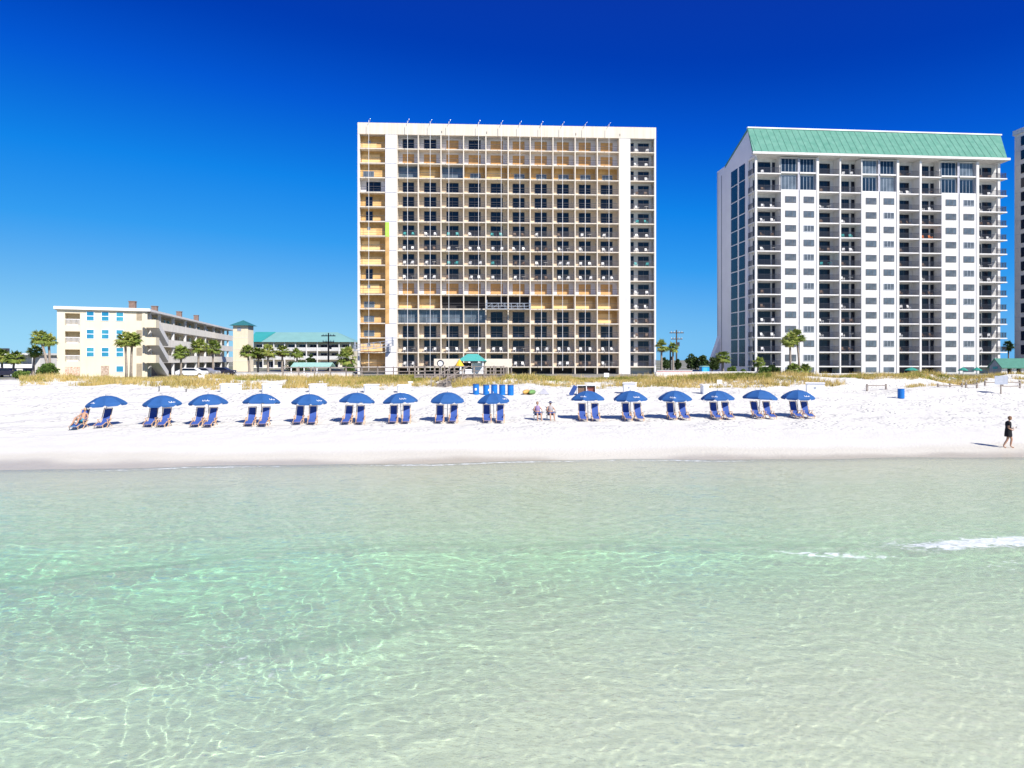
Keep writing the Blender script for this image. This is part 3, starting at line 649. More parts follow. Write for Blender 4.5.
# ================================================================ RIGHT TOWER
def build_right():
    yaw = math.atan(.087); X0, u = facade_frame(755, 136.7, yaw); G = 2.3
    root = empty('green_roofed_tower', (X0, 136.7, G), yaw, 'white beachfront tower with a steep green roof and stacked balconies', 'building')
    z = lambda v: v - G
    S = [3.84 + 2.78 * i for i in range(12)] + [37.65, 41.06]; CE = 44.4
    W = u(1001); DEP = 2.2; T = 19.4
    MB().box(.4, W + .85, DEP, T - .01, 0, z(44.3)).build('wall', white, root)
    # side wall (west), behind the wrap-round balcony
    b = MB(); b.prism([(3.3, 0), (T, 0), (T, z(46.3)), (14.9, z(46.3)), (3.2, z(50.5)), (-.5, z(44.9)), (-.1, z(44.15)), (3.3, z(44.15))], 'x', -.02, .35); b.build('gable_wall', mat('pale_render', (.82, .80, .82), var=.04, scale=.3), root)
    MB().box(W + .85, W + 1.0, DEP + .1, T, 0, z(45.5)).build('side_wall', white, root)
    # roof
    b = MB(); rp = [(-.9, z(44.9)), (3.2, z(50.65)), (14.9, z(46.4)), (14.9, z(45.9)), (3.2, z(50.1)), (-.5, z(44.85))]
    b.prism(rp[:3] + rp[3:], 'x', -.06, W + .55); b.v = [(x + (2.0 if x > W and zz_ > z(49) else (-.75 if x < 1 and y < 0 else 0)), y, zz_) for x, y, zz_ in b.v]; rf = b.build('roof', greenr, root)
    b = MB()
    n_ = int((W + 1) / 1.3)
    for k in range(n_ + 1):
        x_ = -.3 + k * 1.3; b.bar((x_, -.92, z(44.95)), (x_, 3.18, z(50.68)), .03, .03)
    b.build('roof_seams', mat('green_seam', (.10, .26, .195)), rf)
    MB().box(-.15, W + 2.7, 3.0, 3.5, z(50.6), z(50.85)).build('ridge_cap', whitep, rf)
    b = MB(); b.box(-.8, W + 1.2, -1.0, -.1, z(44.42), z(44.85)); b.box(-.1, W + 1.2, -.1, DEP, z(44.38), z(44.6)); b.build('eave', white2, root)
    MB().box(.4, W - .3, DEP, T, z(44.3), z(45.9)).build('attic_wall', white, root)
    # columns list
    BAL = [(755, 781), (819, 839), (841, 861), (899, 919), (921.5, 941.3), (979, 1001)]
    WAL = [(781, 798.3), (799.7, 816), (862, 878.7), (880, 896.2), (941.5, 958.2), (959.6, 975.8)]
    WIN = [(785, 796), (803.5, 814), (865.7, 876.3), (883.5, 894), (945.5, 956), (963.3, 974)]
    PIL = [(816.2, 818.6), (839.3, 840.7), (861, 862), (896.4, 898.8), (919.3, 921.2), (976, 978.6)]
    for a, b_ in PIL: MB().box(u(a), u(b_), -.14, DEP + .05, 0, z(44.15)).build('pillar', white2, root)
    for a, b_ in WAL: MB().box(u(a), u(b_), -.04, DEP + .02, 0, z(S[12]) - .0).build('wall_bay', white, root)
    for a, b_ in WAL:
        c_ = MB(); c_.box(u(a), u(b_), .6, DEP + .02, z(S[12]) + .01, z(CE)); 
        for zz in (S[12], S[13]): c_.box(u(a), u(b_), -.04, .6, z(zz), z(zz) + .28)
        c_.box(u(a), u(b_), -.04, .6, z(CE) - .35, z(44.15)); c_.build('glazing_surround', white2, root)
    for a, b_ in ((798, 800), (878.4, 880.4), (957.9, 960)): MB().box(u(a), u(b_), .10, .3, 0, z(44.1)).build('wall_groove', mat('groove_grey', (.42, .42, .47)), root)
    # windows
    tops = S[1:] + [CE]
    kk = 0
    for c, (a, b_) in enumerate(WIN):
        ua, ub = u(a), u(b_); wm_ = slider_mb(ub - ua, 1.25, .07, 3)
        mm = [wm_.mesh('window', [galv if c % 2 else railm, curt]), wm_.mesh('window', [railm, glassg]), wm_.mesh('window', [railm, curt])]
        for i in range(12):
            link('window', mm[(i * 5 + c * 3) % 7 % 3], root, (ua, -.045, z(S[i]) + .95))
        MB().box(0, 0.01, 0, .01, 0, .01)
        wa, wb = WAL[c]; ua, ub = u(wa) + .25, u(wb) - .25
        for i in (12, 13):
            h_ = tops[i] - S[i] - .66
            slider_mb(ub - ua, h_, .07, 4).build('glazed_bay', [alum, navyg if (c + i) % 3 else glassg], root, (ua, .5, z(S[i]) + .3))
        # ground floor windows
        MB().box(u(a), u(b_), -.08, -.045, z(2.6), z(3.6)).build('ground_window', glassg, root)
    # balcony stacks
    mats_ = {}
    RR = random.Random(11); furn = []
    for c, (a, b_) in enumerate(BAL):
        ua, ub = u(a), u(b_)
        for i, s_ in enumerate(S):
            zt = z(s_); b = MB()
            if c == 0:
                b.box(-.05, ub, -.06, DEP + .05, zt - .22, zt); b.box(-.05, .9, DEP + .05, 3.3, zt - .22, zt)
            elif c == 5:
                b.box(ua, ub + 1.25, -.10, DEP + .05, zt - .22, zt)
            else: b.box(ua, ub, -.05, DEP + .05, zt - .22, zt)
            b.build('balcony_slab', white2, root)
            # back wall doors
            w_ = ub - ua
            pr = [.75, .97, 1.05, 1.2, 1.3, 1.5][c]
            if c == 0: ds = [(.55, .8, 2.15), (1.55, 2.5, 2.3), (4.4, .6, 2.3)]
            elif c in (1, 3): ds = [(pr, (w_ - pr) * .78, 2.3)]
            elif c in (2, 4): ds = [(pr, (w_ - pr) * .60, 2.3), (w_ - .75, .7, 2.3)]
            else: ds = [(pr - .2, .8, 2.15), (pr + .85, 2.0, 2.3)]
            b = MB()
            for (dx, dw, dh) in ds: b.add(slider_mb(dw, dh + (.3 if i > 11 else 0), .06, 2 if dw > 1.5 else 1), (dx, 0, 0))
            key = (c, i > 11)
            if key not in mats_: mats_[key] = b.mesh('sliding_door', [railb, glass])
            link('sliding_door', mats_[key], root, (ua, DEP, zt + .02))
            key = ('r', c)
            if key not in mats_:
                b = MB()
                if c == 0:
                    b.add(rail_mb(w_ - .1, step=.12, th=.03), (.05, -.02, 0)); q_ = rail_mb(3.1, step=.12, th=.03); b.add(q_, (.06, .05, 0), R(90))
                elif c == 5:
                    b.add(rail_mb(w_ + 1.15, step=.12, th=.03), (.02, -.06, 0)); b.add(rail_mb(2.0, step=.12, th=.03), (w_ + 1.2, .0, 0), R(90))
                else: b.add(rail_mb(w_ - .06, step=.12, th=.03), (.03, -.01, 0))
                mats_[key] = b.mesh('balcony_railing', railb)
            link('balcony_railing', mats_[key], root, (ua, 0.03, zt))
            if i > 0 or c in (0, 5):
                p_ = .88 if c in (0,) else .66
                if RR.random() < p_:
                    colr = 'orange' if (c == 4 and i == 9) else ('teal' if (c, i) in ((1, 7), (1, 1), (2, 9)) else ('brown' if RR.random() < .45 else 'white'))
                    nn = RR.choice([1, 2, 2])
                    for k in range(nn): furn.append((c, i, k, nn, colr, ua + w_ * (.25 + .4 * k) + (.6 if c == 0 else 0), 1.0 + RR.uniform(-.15, .2), s_, RR.uniform(-.6, .6)))
    # thin front post of the wrap balcony + right post
    MB().box(0.02, .42, -.03, .35, 0, z(44.15)).build('pillar', white2, root); MB().box(W - .45, W + .05, .25, .75, 0, z(44.15)).build('pillar', white2, root)
    # side curtain glazing
    for (t0, t1) in ((4.6, 7.4), (8.3, 11.5)):
        for i in range(14):
            top = (S[i + 1] if i < 13 else CE) - .32
            b = MB(); b.box(-.09, -.02, 0, t1 - t0, 0, top - S[i] + .1); b.build('curtain_wall_pane', navyg, root, (0, t0, z(S[i]) - .1))
    MB().box(-.05, -.02, 16.7, 16.95, 0, z(44.8)).build('wall_slot', mat('slot_grey', (.16, .16, .20)), root)
    MB().box(-.05, -.02, 18.9, 19.05, 0, z(46)).build('wall_slot', mat('slot_grey', (.16, .16, .20)), root)
    # flared wall at the foot of the side
    b = MB(); b.prism([(0, 0), (-3.2, 0), (-2.2, 1.8), (-.6, z(8.5)), (0, z(10.4))], 'y', 17.5, 19.3); b.build('buttress_wall', MATS['pale_render'], root)
    # lobby openings
    for (a, b_) in ((756, 780), (820, 838), (842, 860), (883, 895), (900, 918), (922, 941)):
        MB().box(u(a), u(b_), DEP - .05, DEP, .1, z(3.5)).build('ground_opening', glass, root)
    M_ = Matrix.Translation(root.location) @ Matrix.Rotation(yaw, 4, 'Z')
    for (c, i, k, nn, colr, uu, vv, s_, rz) in furn:
        p = M_ @ Vector((uu, vv, s_ - G + .002)); tb = k == 1 and (c + i) % 4 == 0 and colr != 'orange'
        o_ = link('balcony_table' if tb else 'balcony_chair', (TM if tb else CM)[colr], None, p, yaw + rz)
        nm = 'round table' if tb else 'chair'; side = ('left ' if k == 0 else 'right ') if nn == 2 else 'lone '
        tag(o_, f'{side}{colr} {nm}, {ORD[c]} balcony stack from left, {ORD[13 - i]} row down, green-roofed tower', nm.split()[-1], 'chairs and tables on the balconies of the green-roofed tower')
build_right()

# ================================================================ FAR RIGHT TOWER (sliver)
def build_far_right():
    yaw = math.atan(.087); X0 = wx(1067, 135); G = 2.3
    root = empty('beige_tower', (X0, 135, G), yaw, 'beige tower cut off by the right edge of the picture', 'building')
    bg_ = mat('beige_render', (.86, .78, .68), var=.05, scale=.4)
    MB().box(0, 30, 0, 12.6, 0, 49.2).build('wall', bg_, root)
    MB().box(-.25, 30.2, -.25, 12.85, 49.2, 50.2).build('parapet', white2, root)
    m_ = MB(); m_.box(-.06, 0, 0, 1.5, 0, 1.9); me_ = m_.mesh('window', glass)
    for i in range(17):
        for t_ in (2.2, 5.8, 9.4): link('window', me_, root, (0, t_, 1.0 + i * 2.85))
    for i in range(17):
        MB().box(-.03, 0, 0, 12.6, -.04, .04).build('floor_band', white2, root, (0, 0, 2.95 + i * 2.85))
build_far_right()

# ================================================================ LEFT CONDO
def build_condo():
    G = 2.2; A = Vector((wx(57, 107), 107, G)); yf = R(25); L1_ = 12.1
    root = empty('low_condo_block', A, 0, 'cream four storey condo block with blue windows and long galleried wing', 'building')
    c, s_ = math.cos(yf), math.sin(yf)
    H = 13.1 - G; FL = [0, 2.55, 5.3, 8.05]       # floor levels above G; roof at H
    def wl(u_, v_, z_): return (u_ * c - v_ * s_, u_ * s_ + v_ * c, z_)
    def fr(mb): 
        r_ = MB(); r_.add(mb, (0, 0, 0), yf); return r_
    # front block with loggia hollow at left: build walls around it
    _, uu_ = facade_frame(57, 107, yf); uf = lambda p_: uu_(p_)
    l0, l1 = uf(65), uf(80)
    b = MB(); b.box(0, l0, 0, 12, 0, H - .45); b.box(l1, L1_, 0, 12, 0, H - .45); b.box(l0, l1, 1.8, 12, 0, H - .45)
    for f_ in FL[1:]: b.box(l0, l1, 0.02, 1.8, f_ - .9, f_ + .02)
    b.box(l0, l1, .02, 1.8, H - 1.0, H - .45); b.box(l0, l1, .02, 1.8, 0, .3)
    fr(b).build('wall', offw, root)
    b = MB(); b.box(-.4, L1_ + .4, -.45, 12.3, H - .45, H); fr(b).build('roof', white2, root)
    for k, f_ in enumerate(FL[1:]):
        b = MB(); b.box(l0, l1, .05, .12, f_ + .9, f_ + .98); x_ = l0 + .1
        while x_ < l1: b.box(x_, x_ + .05, .06, .11, f_ + .02, f_ + .9); x_ += .16
        fr(b).build('loggia_railing', whitep, root)
    bw = mat('aqua_glass', (.01, .17, .33), rough=.1, rgb2=(.06, .33, .42), scale=.45, spec=.6)
    for f_ in FL[1:]:
        for px_ in (86.3, 101.3, 116):
            u0 = uf(px_)
            b = slider_mb(1.05, 1.45, .06, 1); b.cm = 0; b.box(.06, .99, -.06, 0, .68, .78); fr(MB().add(b, (u0, -.003, f_ + .75))).build('window', [whitep, bw], root)
    b = slider_mb(1.05, 1.0, .06, 1); fr(MB().add(b, (uf(116), -.003, .9))).build('window', [whitep, bw], root)
    b = MB(); b.box(l0 + .02, l1 - .02, -.04, 0, .35, 1.75); fr(b).build('screen_block', mat('terracotta', (.42, .22, .14), rgb2=(.75, .62, .50), scale=5), root)
    b = MB(); b.box(uf(101), uf(109), -.04, 0, 0.1, 1.9); fr(b).build('doorway', mat('slats', (.28, .18, .12), rgb2=(.6, .5, .4), scale=4), root)
    # wing going back
    B = Vector(wl(L1_, 0, 0)); d = Vector((-.208, .978, 0)).normalized(); n_ = Vector((d.y, -d.x, 0))   # n_ faces right (towards gallery)
    ang = math.atan2(d.y, d.x)
    def wing(mb): r_ = MB(); r_.add(mb, (B.x, B.y, 0), ang); return r_       # local: x along wing, y to left(-n)
    LW = 76
    # recessed loggias column at the joint
    b = MB(); b.box(5, LW, 2.0, 8, FL[1], H - .45); b.box(0, 5, 3.0, 8, 0, H - .45); wing(b).build('wing_wall', mat('pale_yellow_render', (.62, .53, .36), var=.05), root)
    b = MB(); b.box(-.3, LW + 1, -.5, 8.3, H - .45, H - .1); wing(b).build('wing_roof', white2, root)
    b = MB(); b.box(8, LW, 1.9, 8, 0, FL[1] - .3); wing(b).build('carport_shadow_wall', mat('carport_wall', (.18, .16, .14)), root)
    for f_ in FL[1:]:
        MB_ = MB(); MB_.box(0, LW, 0, 2.0, f_ - .25, f_); wing(MB_).build('gallery_floor', white2, root)
        MB_ = MB(); MB_.box(5.5, LW, -.08, .04, f_ - .25, f_ + 1.05); wing(MB_).build('gallery_parapet', stained('light_cream', (.84, .79, .69), .8, .06), root)
    x_ = 2.0
    k = 0
    while x_ < LW:
        b = MB(); b.box(x_, x_ + .45, .05, .45, 0, H - .46); wing(b).build('column', white2, root); x_ += 9.0 if k else 5.5; k += 1
    x_ = 9
    while x_ < LW - 5:
        for f_ in FL[1:]:
            b = MB(); b.box(x_, x_ + .95, 1.94, 1.99, f_ + .02, f_ + 2.05); wing(b).build('flat_door', glassg if int(x_) % 2 else mat('door_brown', (.30, .20, .14)), root)
            b = MB(); b.box(x_ + 2.2, x_ + 3.6, 1.94, 1.99, f_ + .9, f_ + 2.0); wing(b).build('gallery_window', glass, root)
        x_ += 8.5
    # stair zigzag at the near end, projecting towards viewer's right
    for k, f_ in enumerate(FL):
        zt = FL[k + 1] if k < 3 else None
        if zt:
            b = MB(); b.prism([(.6, f_ + .95 + (zt - f_)), (6.6, f_ + .95), (6.6, f_ - .1), (.6, f_ - .1 + (zt - f_))], 'y', -1.5, -1.4)
            b.prism([(.6, (zt - .18)), (6.6, f_ - .18), (6.6, f_), (.6, zt)], 'y', -1.4, -.1)
            wing(b).build('stair_flight', white2, root)
            b = MB(); b.box(-1.4, .6, -1.5, 0, zt - .2, zt); b.box(-1.5, -1.4, -1.5, 0, zt - .2, zt + 1.05); b.box(-1.4, .6, -1.6, -1.5, zt - .2, zt + 1.05); wing(b).build('stair_landing', offw, root)
    b = MB(); b.box(-.2, 1.6, .3, 3.0, 0, H - .46); 
    b2 = MB(); b2.box(1.6, 5, .6, 3.0, 0, FL[1] - .3); wing(b).build('stair_wall', offw, root)
    # rooftop ventilator boxes
    brick = mat('roof_box_brick', (.22, .15, .12), var=.2)
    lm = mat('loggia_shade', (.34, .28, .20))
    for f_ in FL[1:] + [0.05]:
        b = MB(); b.box(uf(136.5), uf(143.5), -.035, 0, f_ + (.95 if f_ > 1 else 0), f_ + 2.2); fr(b).build('loggia_shade_panel', lm, root)  # flat panel on the wall, recess shade painted as dark tan
    for px_ in (133, 155, 179.5, 196.5):
        k_ = (px_ - 512) / F; lat = -4.0 if px_ > 140 else 0
        # point on the roof: B + d*t - n*4 ; solve for the picture column
        q0 = B - n_ * 2.2; t_ = (k_ * (A.y + q0.y) - (A.x + q0.x)) / (d.x - k_ * d.y)
        b = MB(); b.box(t_ - .42, t_ + .42, 1.8, 2.7, H - .12, H + 1.05 + .012 * max(0, t_)); b.box(t_ - .49, t_ + .49, 1.73, 2.77, H + 1.05 + .012 * max(0, t_), H + 1.17 + .012 * max(0, t_)); wing(b).build('chimney', brick, root)
build_condo()

def build_lift_tower():
    Y_ = 166; x0, x1 = wx(233, Y_), wx(248, Y_); G = 2.2; W = x1 - x0
    root = empty('lift_tower', (x0, Y_, G), 0, 'cream square lift tower with small teal pyramid roof at end of wing', 'lift tower')
    H = wz(325.5, Y_) - G
    MB().box(0, W, 0, W, 0, H).build('wall', offw, root)
    b = MB(); b.quadlist([(-.7, -.7, H), (W + .7, -.7, H), (W + .7, W + .7, H), (-.7, W + .7, H), (W / 2, W / 2, H + 1.35)], [(0, 1, 4), (1, 2, 4), (2, 3, 4), (3, 0, 4), (3, 2, 1, 0)]); b.build('roof', mat('dark_teal_roof', (.03, .15, .16), rough=.5), root)
    MB().box(1.0, 1.9, -.05, 0, H - 1.3, H - .5).build('vent', alum, root)
    for k in range(3): MB().box(0, W, -.03, 0, 2.6 + k * 2.7, 2.68 + k * 2.7).build('wall_band', white2, root)
build_lift_tower()

def build_motel():
    Y_ = 230; x0, x1 = wx(252, Y_), wx(350, Y_); G = 2.2; W = x1 - x0
    root = empty('motel_building', (x0, Y_, G), 0, 'long low motel with turquoise metal roof and rows of balconies', 'building')
    ze = wz(342, Y_) - G; zr = wz(332.5, Y_) - G
    MB().box(0, W, 1.6, 12, 0, ze).build('wall', offw, root)
    b = MB(); b.quadlist([(-1, -.8, ze), (W + 1.5, -.8, ze), (W + 1.5, 13, ze), (-1, 13, ze), (-1, 6, zr + .3), (W - 5.5, 6, zr + .3)], [(0, 1, 5, 4), (1, 2, 5), (2, 3, 4, 5), (3, 0, 4), (3, 2, 1, 0)]); b.build('roof', tealp, root)
    b = MB(); b.quadlist([(-1.0, -.86, ze + .03), (3.2, -.86, ze + .03), (5.8, 6, zr + .42), (-1.0, 6, zr + .42)], [(0, 1, 2, 3)]); b.build('roof_shade_patch', teal, root)  # darker sheet over the left roof end, shade put into its colour
    for lv in (0, 1, 2):
        zf = ze - 2.75 * (lv + 1) 
        if zf < 0: zf = .3
        MB().box(0, W, 0, 1.6, zf - .2, zf).build('gallery_floor', white2, root); 
        if lv < 2: MB().box(0, W, 0, .08, zf + .05, zf + 1.0).build('gallery_railing', mat('pale_rail', (.62, .62, .60)), root)
        for k in range(9):
            slider_mb(2.2, 1.9, .07, 2).build('sliding_door', [alum, glass], root, (.8 + k * 3.5, 1.6, zf + .05))
    for k in range(10): MB().box(k * W / 9 - .15, k * W / 9 + .15, -.1, .25, 0, ze).build('column', white2, root)
build_motel()

def build_far_left():
    Y_ = 130; x0 = wx(-40, Y_); x1 = wx(33, Y_); W = x1 - x0; G = 2.2
    root = empty('low_white_house', (x0, Y_, G), 0, 'low white flat roofed house behind palms at the far left', 'building')
    H = wz(355, Y_) - G
    MB().box(0, W, 2, 12, 0, H).build('wall', white, root); MB().box(-.3, W + .4, -.3, 12.3, H, H + .35).build('roof', white2, root)
    MB().box(0, W, 0, .15, wz(368, Y_) - G, wz(364, Y_) - G).build('balcony_wall', whitep, root)
    for k in range(4):
        MB().box(W - 3.2 - k * 3.4, W - 1 - k * 3.4, 1.95, 2, .3, 2.2).build('window', glass, root)
        MB().box(W - .3 - k * 3.4, W - k * 3.4, .15, .45, 0, H).build('column', white2, root)
    MB().box(W - 9, W - 7.8, 4, 5, H + .35, H + 1.3).build('roof_unit', steeld, root)
build_far_left()

# ================================================================ palms and trees
frond = leafmat('palm_frond', [(.08, .13, .025), (.20, .27, .05), (.46, .44, .12)])
deadf = leafmat('dead_frond', [(.22, .16, .08), (.38, .28, .15)])
def palm_meshes(h, crown, seed, lean=(0, 0), dark_=False):
    rr = random.Random(seed); pts = [(lean[0] * t * t, lean[1] * t * t, h * t) for t in (0, .2, .4, .6, .8, 1.0)]
    tr = MB().tube(pts, [.23, .19, .17, .16, .16, .19], 9)
    top = Vector(pts[-1]); cb = MB(); db = MB()
    def fan(b, d, ln, droop, wid):
        d = d.normalized(); st = top + Vector((0, 0, .1)); side = d.cross(Vector((0, 0, 1))).normalized() if abs(d.z) < .99 else Vector((1, 0, 0))
        hub = st + d * ln * .45 + Vector((0, 0, -droop * .15)); up_ = side.cross(d)
        b.bar(st, hub, .04)
        for k in range(11):
            a = (k - 5) / 5 * 1.25; dd = (d * math.cos(a) + side * math.sin(a)).normalized()
            l = ln * .62 * (1 - .28 * abs(a) / 1.25) * rr.uniform(.85, 1.1); m1 = hub + dd * l * .55 + up_ * .05; t1 = hub + dd * l + Vector((0, 0, -droop * (.35 + .3 * abs(a))))
            pw = dd.cross(up_).normalized() * wid
            b.quadlist([hub, m1 - pw, t1, m1 + pw], [(0, 1, 2, 3)])
    for k in range(44):
        el = math.asin(rr.uniform(-.6, 1.0)); az = k * 2.39996 + rr.uniform(-.2, .2)
        d = Vector((math.cos(el) * math.cos(az), math.cos(el) * math.sin(az), math.sin(el)))
        fan(cb, d, crown * rr.uniform(.85, 1.12), crown * rr.uniform(.15, .5), .055 * crown)
    for k in range(9):
        az = k * .7; el = rr.uniform(-1.2, -.6); d = Vector((math.cos(el) * math.cos(az), math.cos(el) * math.sin(az), math.sin(el)))
        fan(db, d, crown * .75, .15, .05 * crown)
    return tr, cb, db
palms = [  # px, py base, py crown centre, Y, crown radius, lean
    (48, 381, 338, 100, 1.15, (-1.5, .5), 'leaning palm with a curved trunk left of the cream condo'),
    (50, 381, 341, 104, 1.1, (-.2, 0), 'straight dark palm touching the left corner of the cream condo'),
    (33, 381, 352, 103, 1.0, (.3, 0), 'shorter bushy palm behind the leaning palm at far left'),
    (13, 381, 358, 112, 1.3, (.3, 0), 'bushy palm in front of the low white house, far left'),
    (2, 381, 356, 114, 1.2, (0, 0), 'palm cut by the left edge of the picture'),
    (126.5, 379, 341, 101, 1.25, (-.2, 0), 'left palm of the tall pair before the condo corner'),
    (131, 379, 340, 102, 1.2, (.2, 0), 'right palm of the tall pair before the condo corner'),
    (181, 378, 353, 106, 1.15, (0, 0), 'palm before the galleried wing, nearest the stairs'),
    (198.3, 378, 347, 118, 1.3, (.1, 0), 'middle palm of three before the galleried wing'),
    (213, 378, 348, 120, 1.3, (0, 0), 'right palm of three before the galleried wing'),
    (249.5, 376, 352, 122, 1.2, (-.4, 0), 'palm just right of the lift tower'),
    (258, 376, 354, 124, 1.2, (.1, 0), 'thick trunked palm, second right of the lift tower'),
    (268, 376, 352, 122, 1.25, (0, 0), 'thick trunked palm, third right of the lift tower'),
    (282, 376, 352, 128, 1.2, (.1, 0), 'palm in front of the motel left half'),
    (297, 376, 354, 135, 1.1, (0, 0), 'small palm in front of the motel middle'),
    (347, 375, 358, 112, 1.5, (0, 0), 'bushy short palm between the motel and the repaired tower'),
    (661.5, 374, 347, 118, 1.05, (0, 0), 'slim tall palm right beside the repaired tower'),
    (673, 374, 348, 135, 1.0, (0, 0), 'small far palm just left of the tall utility pole'),
    (723, 375, 358, 120, 1.2, (0, 0), 'dark palm before the side wall of the green-roofed tower'),
    (790.5, 376, 341, 110, 1.25, (-.1, 0), 'tall left palm in front of the green-roofed tower'),
    (799.5, 376, 337, 111, 1.25, (-.5, 0), 'tall right palm in front of the green-roofed tower'),
    (757.5, 378, 363, 98, .75, (.2, 0), 'small thin palm at the foot of the green-roofed tower'),
    (794, 379, 370, 95, .9, (-.1, 0), 'low stubby palm under the tall palm pair, left one'),
    (804, 379, 371, 96, .9, (.1, 0), 'low stubby palm under the tall palm pair, right one'),
    (1008.5, 374, 347, 170, 1.3, (0, 0), 'distant palm between the green-roofed tower and the beige tower')]
for k, (px, pb, pc, Y_, cr, ln, lab) in enumerate(palms):
    x = wx(px, Y_); g = gz(x, Y_) - .05; h = max(.8, wz(pc, Y_) - g)
    rt = empty('palm_tree', (x, Y_, g), 0, lab, 'palm tree', 'palms along the beachfront')
    tr, cb, db = palm_meshes(h, cr * 1.28, k, ln)
    tr.build('trunk', barkm, rt, smooth=True); cb.build('crown', frond, rt); db.build('dead_fronds', deadf, rt)

def leaf_cloud(blobs, n, size, m, name='crown', parent=None, seed=1):
    r_ = np.random.default_rng(seed); cs = []
    tot = sum(b[3] ** 2 for b in blobs)
    for (bx, by, bz, br) in blobs:
        k = max(30, int(n * br * br / tot)); d = r_.normal(size=(k, 3)); d /= np.linalg.norm(d, axis=1)[:, None]
        rad = br * r_.uniform(.35, 1.0, k) ** .5 * (1 + .25 * np.sin(d[:, 0] * 5 + bx) * np.cos(d[:, 2] * 6 + by)); cs.append(np.array([bx, by, bz]) + d * rad[:, None] * [1, 1, .85])
    C_ = np.vstack(cs); C_ = C_[C_[:, 2] > .05]; K = len(C_)
    a = r_.normal(size=(K, 3)); a /= np.linalg.norm(a, axis=1)[:, None]; b = np.cross(a, r_.normal(size=(K, 3))); b /= np.linalg.norm(b, axis=1)[:, None]
    s_ = size * r_.uniform(.5, 1.3, K)[:, None]
    co = np.stack([C_ - a * s_, C_ + b * s_ * .5, C_ + a * s_, C_ - b * s_ * .5], 1).reshape(-1, 3)
    return link(name, raw_mesh(name, co, np.arange(4 * K).reshape(-1, 4), m), parent)
darkleaf = leafmat('dark_leaf', [(.02, .045, .012), (.05, .09, .025), (.12, .16, .05)])
midleaf = leafmat('mid_leaf', [(.05, .10, .02), (.12, .20, .04), (.28, .34, .08)])
trees = [  # px centre, py top, py base, px width, Y, material, label
    (691, 352, 375, 15, 128, 0, 'dark round tree left of the blue shed between the towers'),
    (703, 353, 375, 11, 126, 0, 'dark tree directly behind the blue shed'),
    (712, 356, 375, 13, 130, 0, 'dark tree right of the blue shed by the side wall'),
    (664, 356, 375, 10, 140, 0, 'low dark tree beside the slim palm'),
    (678, 357, 375, 6, 138, 0, 'small dark tree at the foot of the utility pole'),
    (299, 361, 376, 24, 140, 0, 'dark spreading bush in front of the motel'),
    (311, 352, 368, 9, 150, 0, 'dark upright bush under the motel balconies'),
    (46, 364, 382, 20, 100, 1, 'bright green shrub at the foot of the leaning palm'),
    (20, 371, 384, 14, 98, 1, 'low green shrub at the left edge of the dunes'),
    (5, 358, 374, 26, 150, 1, 'broad green tree behind the low white house'),
    (733, 366, 377, 11, 105, 1, 'bright yellow-green shrub before the side wall, left one'),
    (743, 369, 377, 9, 105, 1, 'smaller green shrub before the side wall, right one'),
    (765, 366, 380, 11, 96, 1, 'green shrub beside the small thin palm'),
    (773, 364, 378, 10, 100, 0, 'grey-green shrub between the palms at the tower foot'),
    (789, 370, 380, 9, 97, 0, 'dark bush at the foot of the tall palm pair'),
    (350, 363, 378, 12, 104, 1, 'green bush at the corner of the repaired tower'),
]
for k, (px, pt, pb, pw, Y_, mi, lab) in enumerate(trees):
    x = wx(px, Y_); g = gz(x, Y_); H = wz(pt, Y_) - g; Wd = pw / F * Y_; rr = random.Random(k + 50)
    rt = empty('tree' if H > 3.2 else 'shrub', (x, Y_, g), 0, lab, 'tree' if H > 3.2 else 'shrub', 'trees and shrubs behind the dunes')
    bl = [(rr.uniform(-.32, .32) * Wd, rr.uniform(-.3, .3) * Wd, H * rr.uniform(.35, .78), Wd * rr.uniform(.17, .3)) for _ in range(9)] + [(0, 0, H * .55, Wd * .3), (0, 0, H * .82, Wd * .2)]
    leaf_cloud(bl, 2600, .17, darkleaf if mi == 0 else midleaf, 'crown', rt, k)
    t_ = MB().tube([(0, 0, -.1), (.05, 0, H * .4), (.0, .1, H * .7)], [.16, .11, .06], 7)
    for a in range(4): t_.tube([(0, 0, H * .3), (math.cos(a * 1.6) * Wd * .22, math.sin(a * 1.6) * Wd * .22, H * .6)], [.07, .03], 5)
    t_.build('trunk', barkm, rt)

# ================================================================ utility poles
def pole(px, pt, Y_, lab, arms=2, lamp=False):
    x = wx(px, Y_); g = gz(x, Y_); H = wz(pt, Y_) - g
    rt = empty('utility_pole', (x, Y_, g), 0, lab, 'utility pole', 'utility poles')
    MB().tube([(0, 0, -.1), (0, 0, H)], [.2, .13], 8).build('post', darkwood, rt)
    for k in range(arms):
        MB().box(-1.5 + .3 * k, 1.5 - .3 * k, -.18, -.06, H - .7 - k * 1.3, H - .5 - k * 1.3).build('crossarm', darkwood, rt)
        b = MB(); [b.lathe([(0, 0), (.09, .02), (.06, .15), (.09, .2), (0, .3)], 7, (xx, -.12, H - .5 - k * 1.3)) for xx in (-1.1, -.5, .5, 1.1)]; b.build('insulators', galv, rt)
    b = MB(); b.lathe([(0, 0), (.25, .02), (.25, .8), (0, .85)], 10, (.42, 0, H - 3.4)); b.build('transformer', steeld, rt)
    if lamp:
        MB().bar((0, 0, H - .6), (0, 0, H + .1), .3).bar((-.8, -.1, H), (.8, -.1, H), .12).build('lamp_arm', steeld, rt)
pole(676.5, 330, 150, 'tall brown utility pole with two crossarms between the towers')
pole(670.3, 345, 160, 'shorter utility pole left of the tall one', 1)
pole(328.5, 333, 150, 'brown utility pole in front of the motel right half', 2)

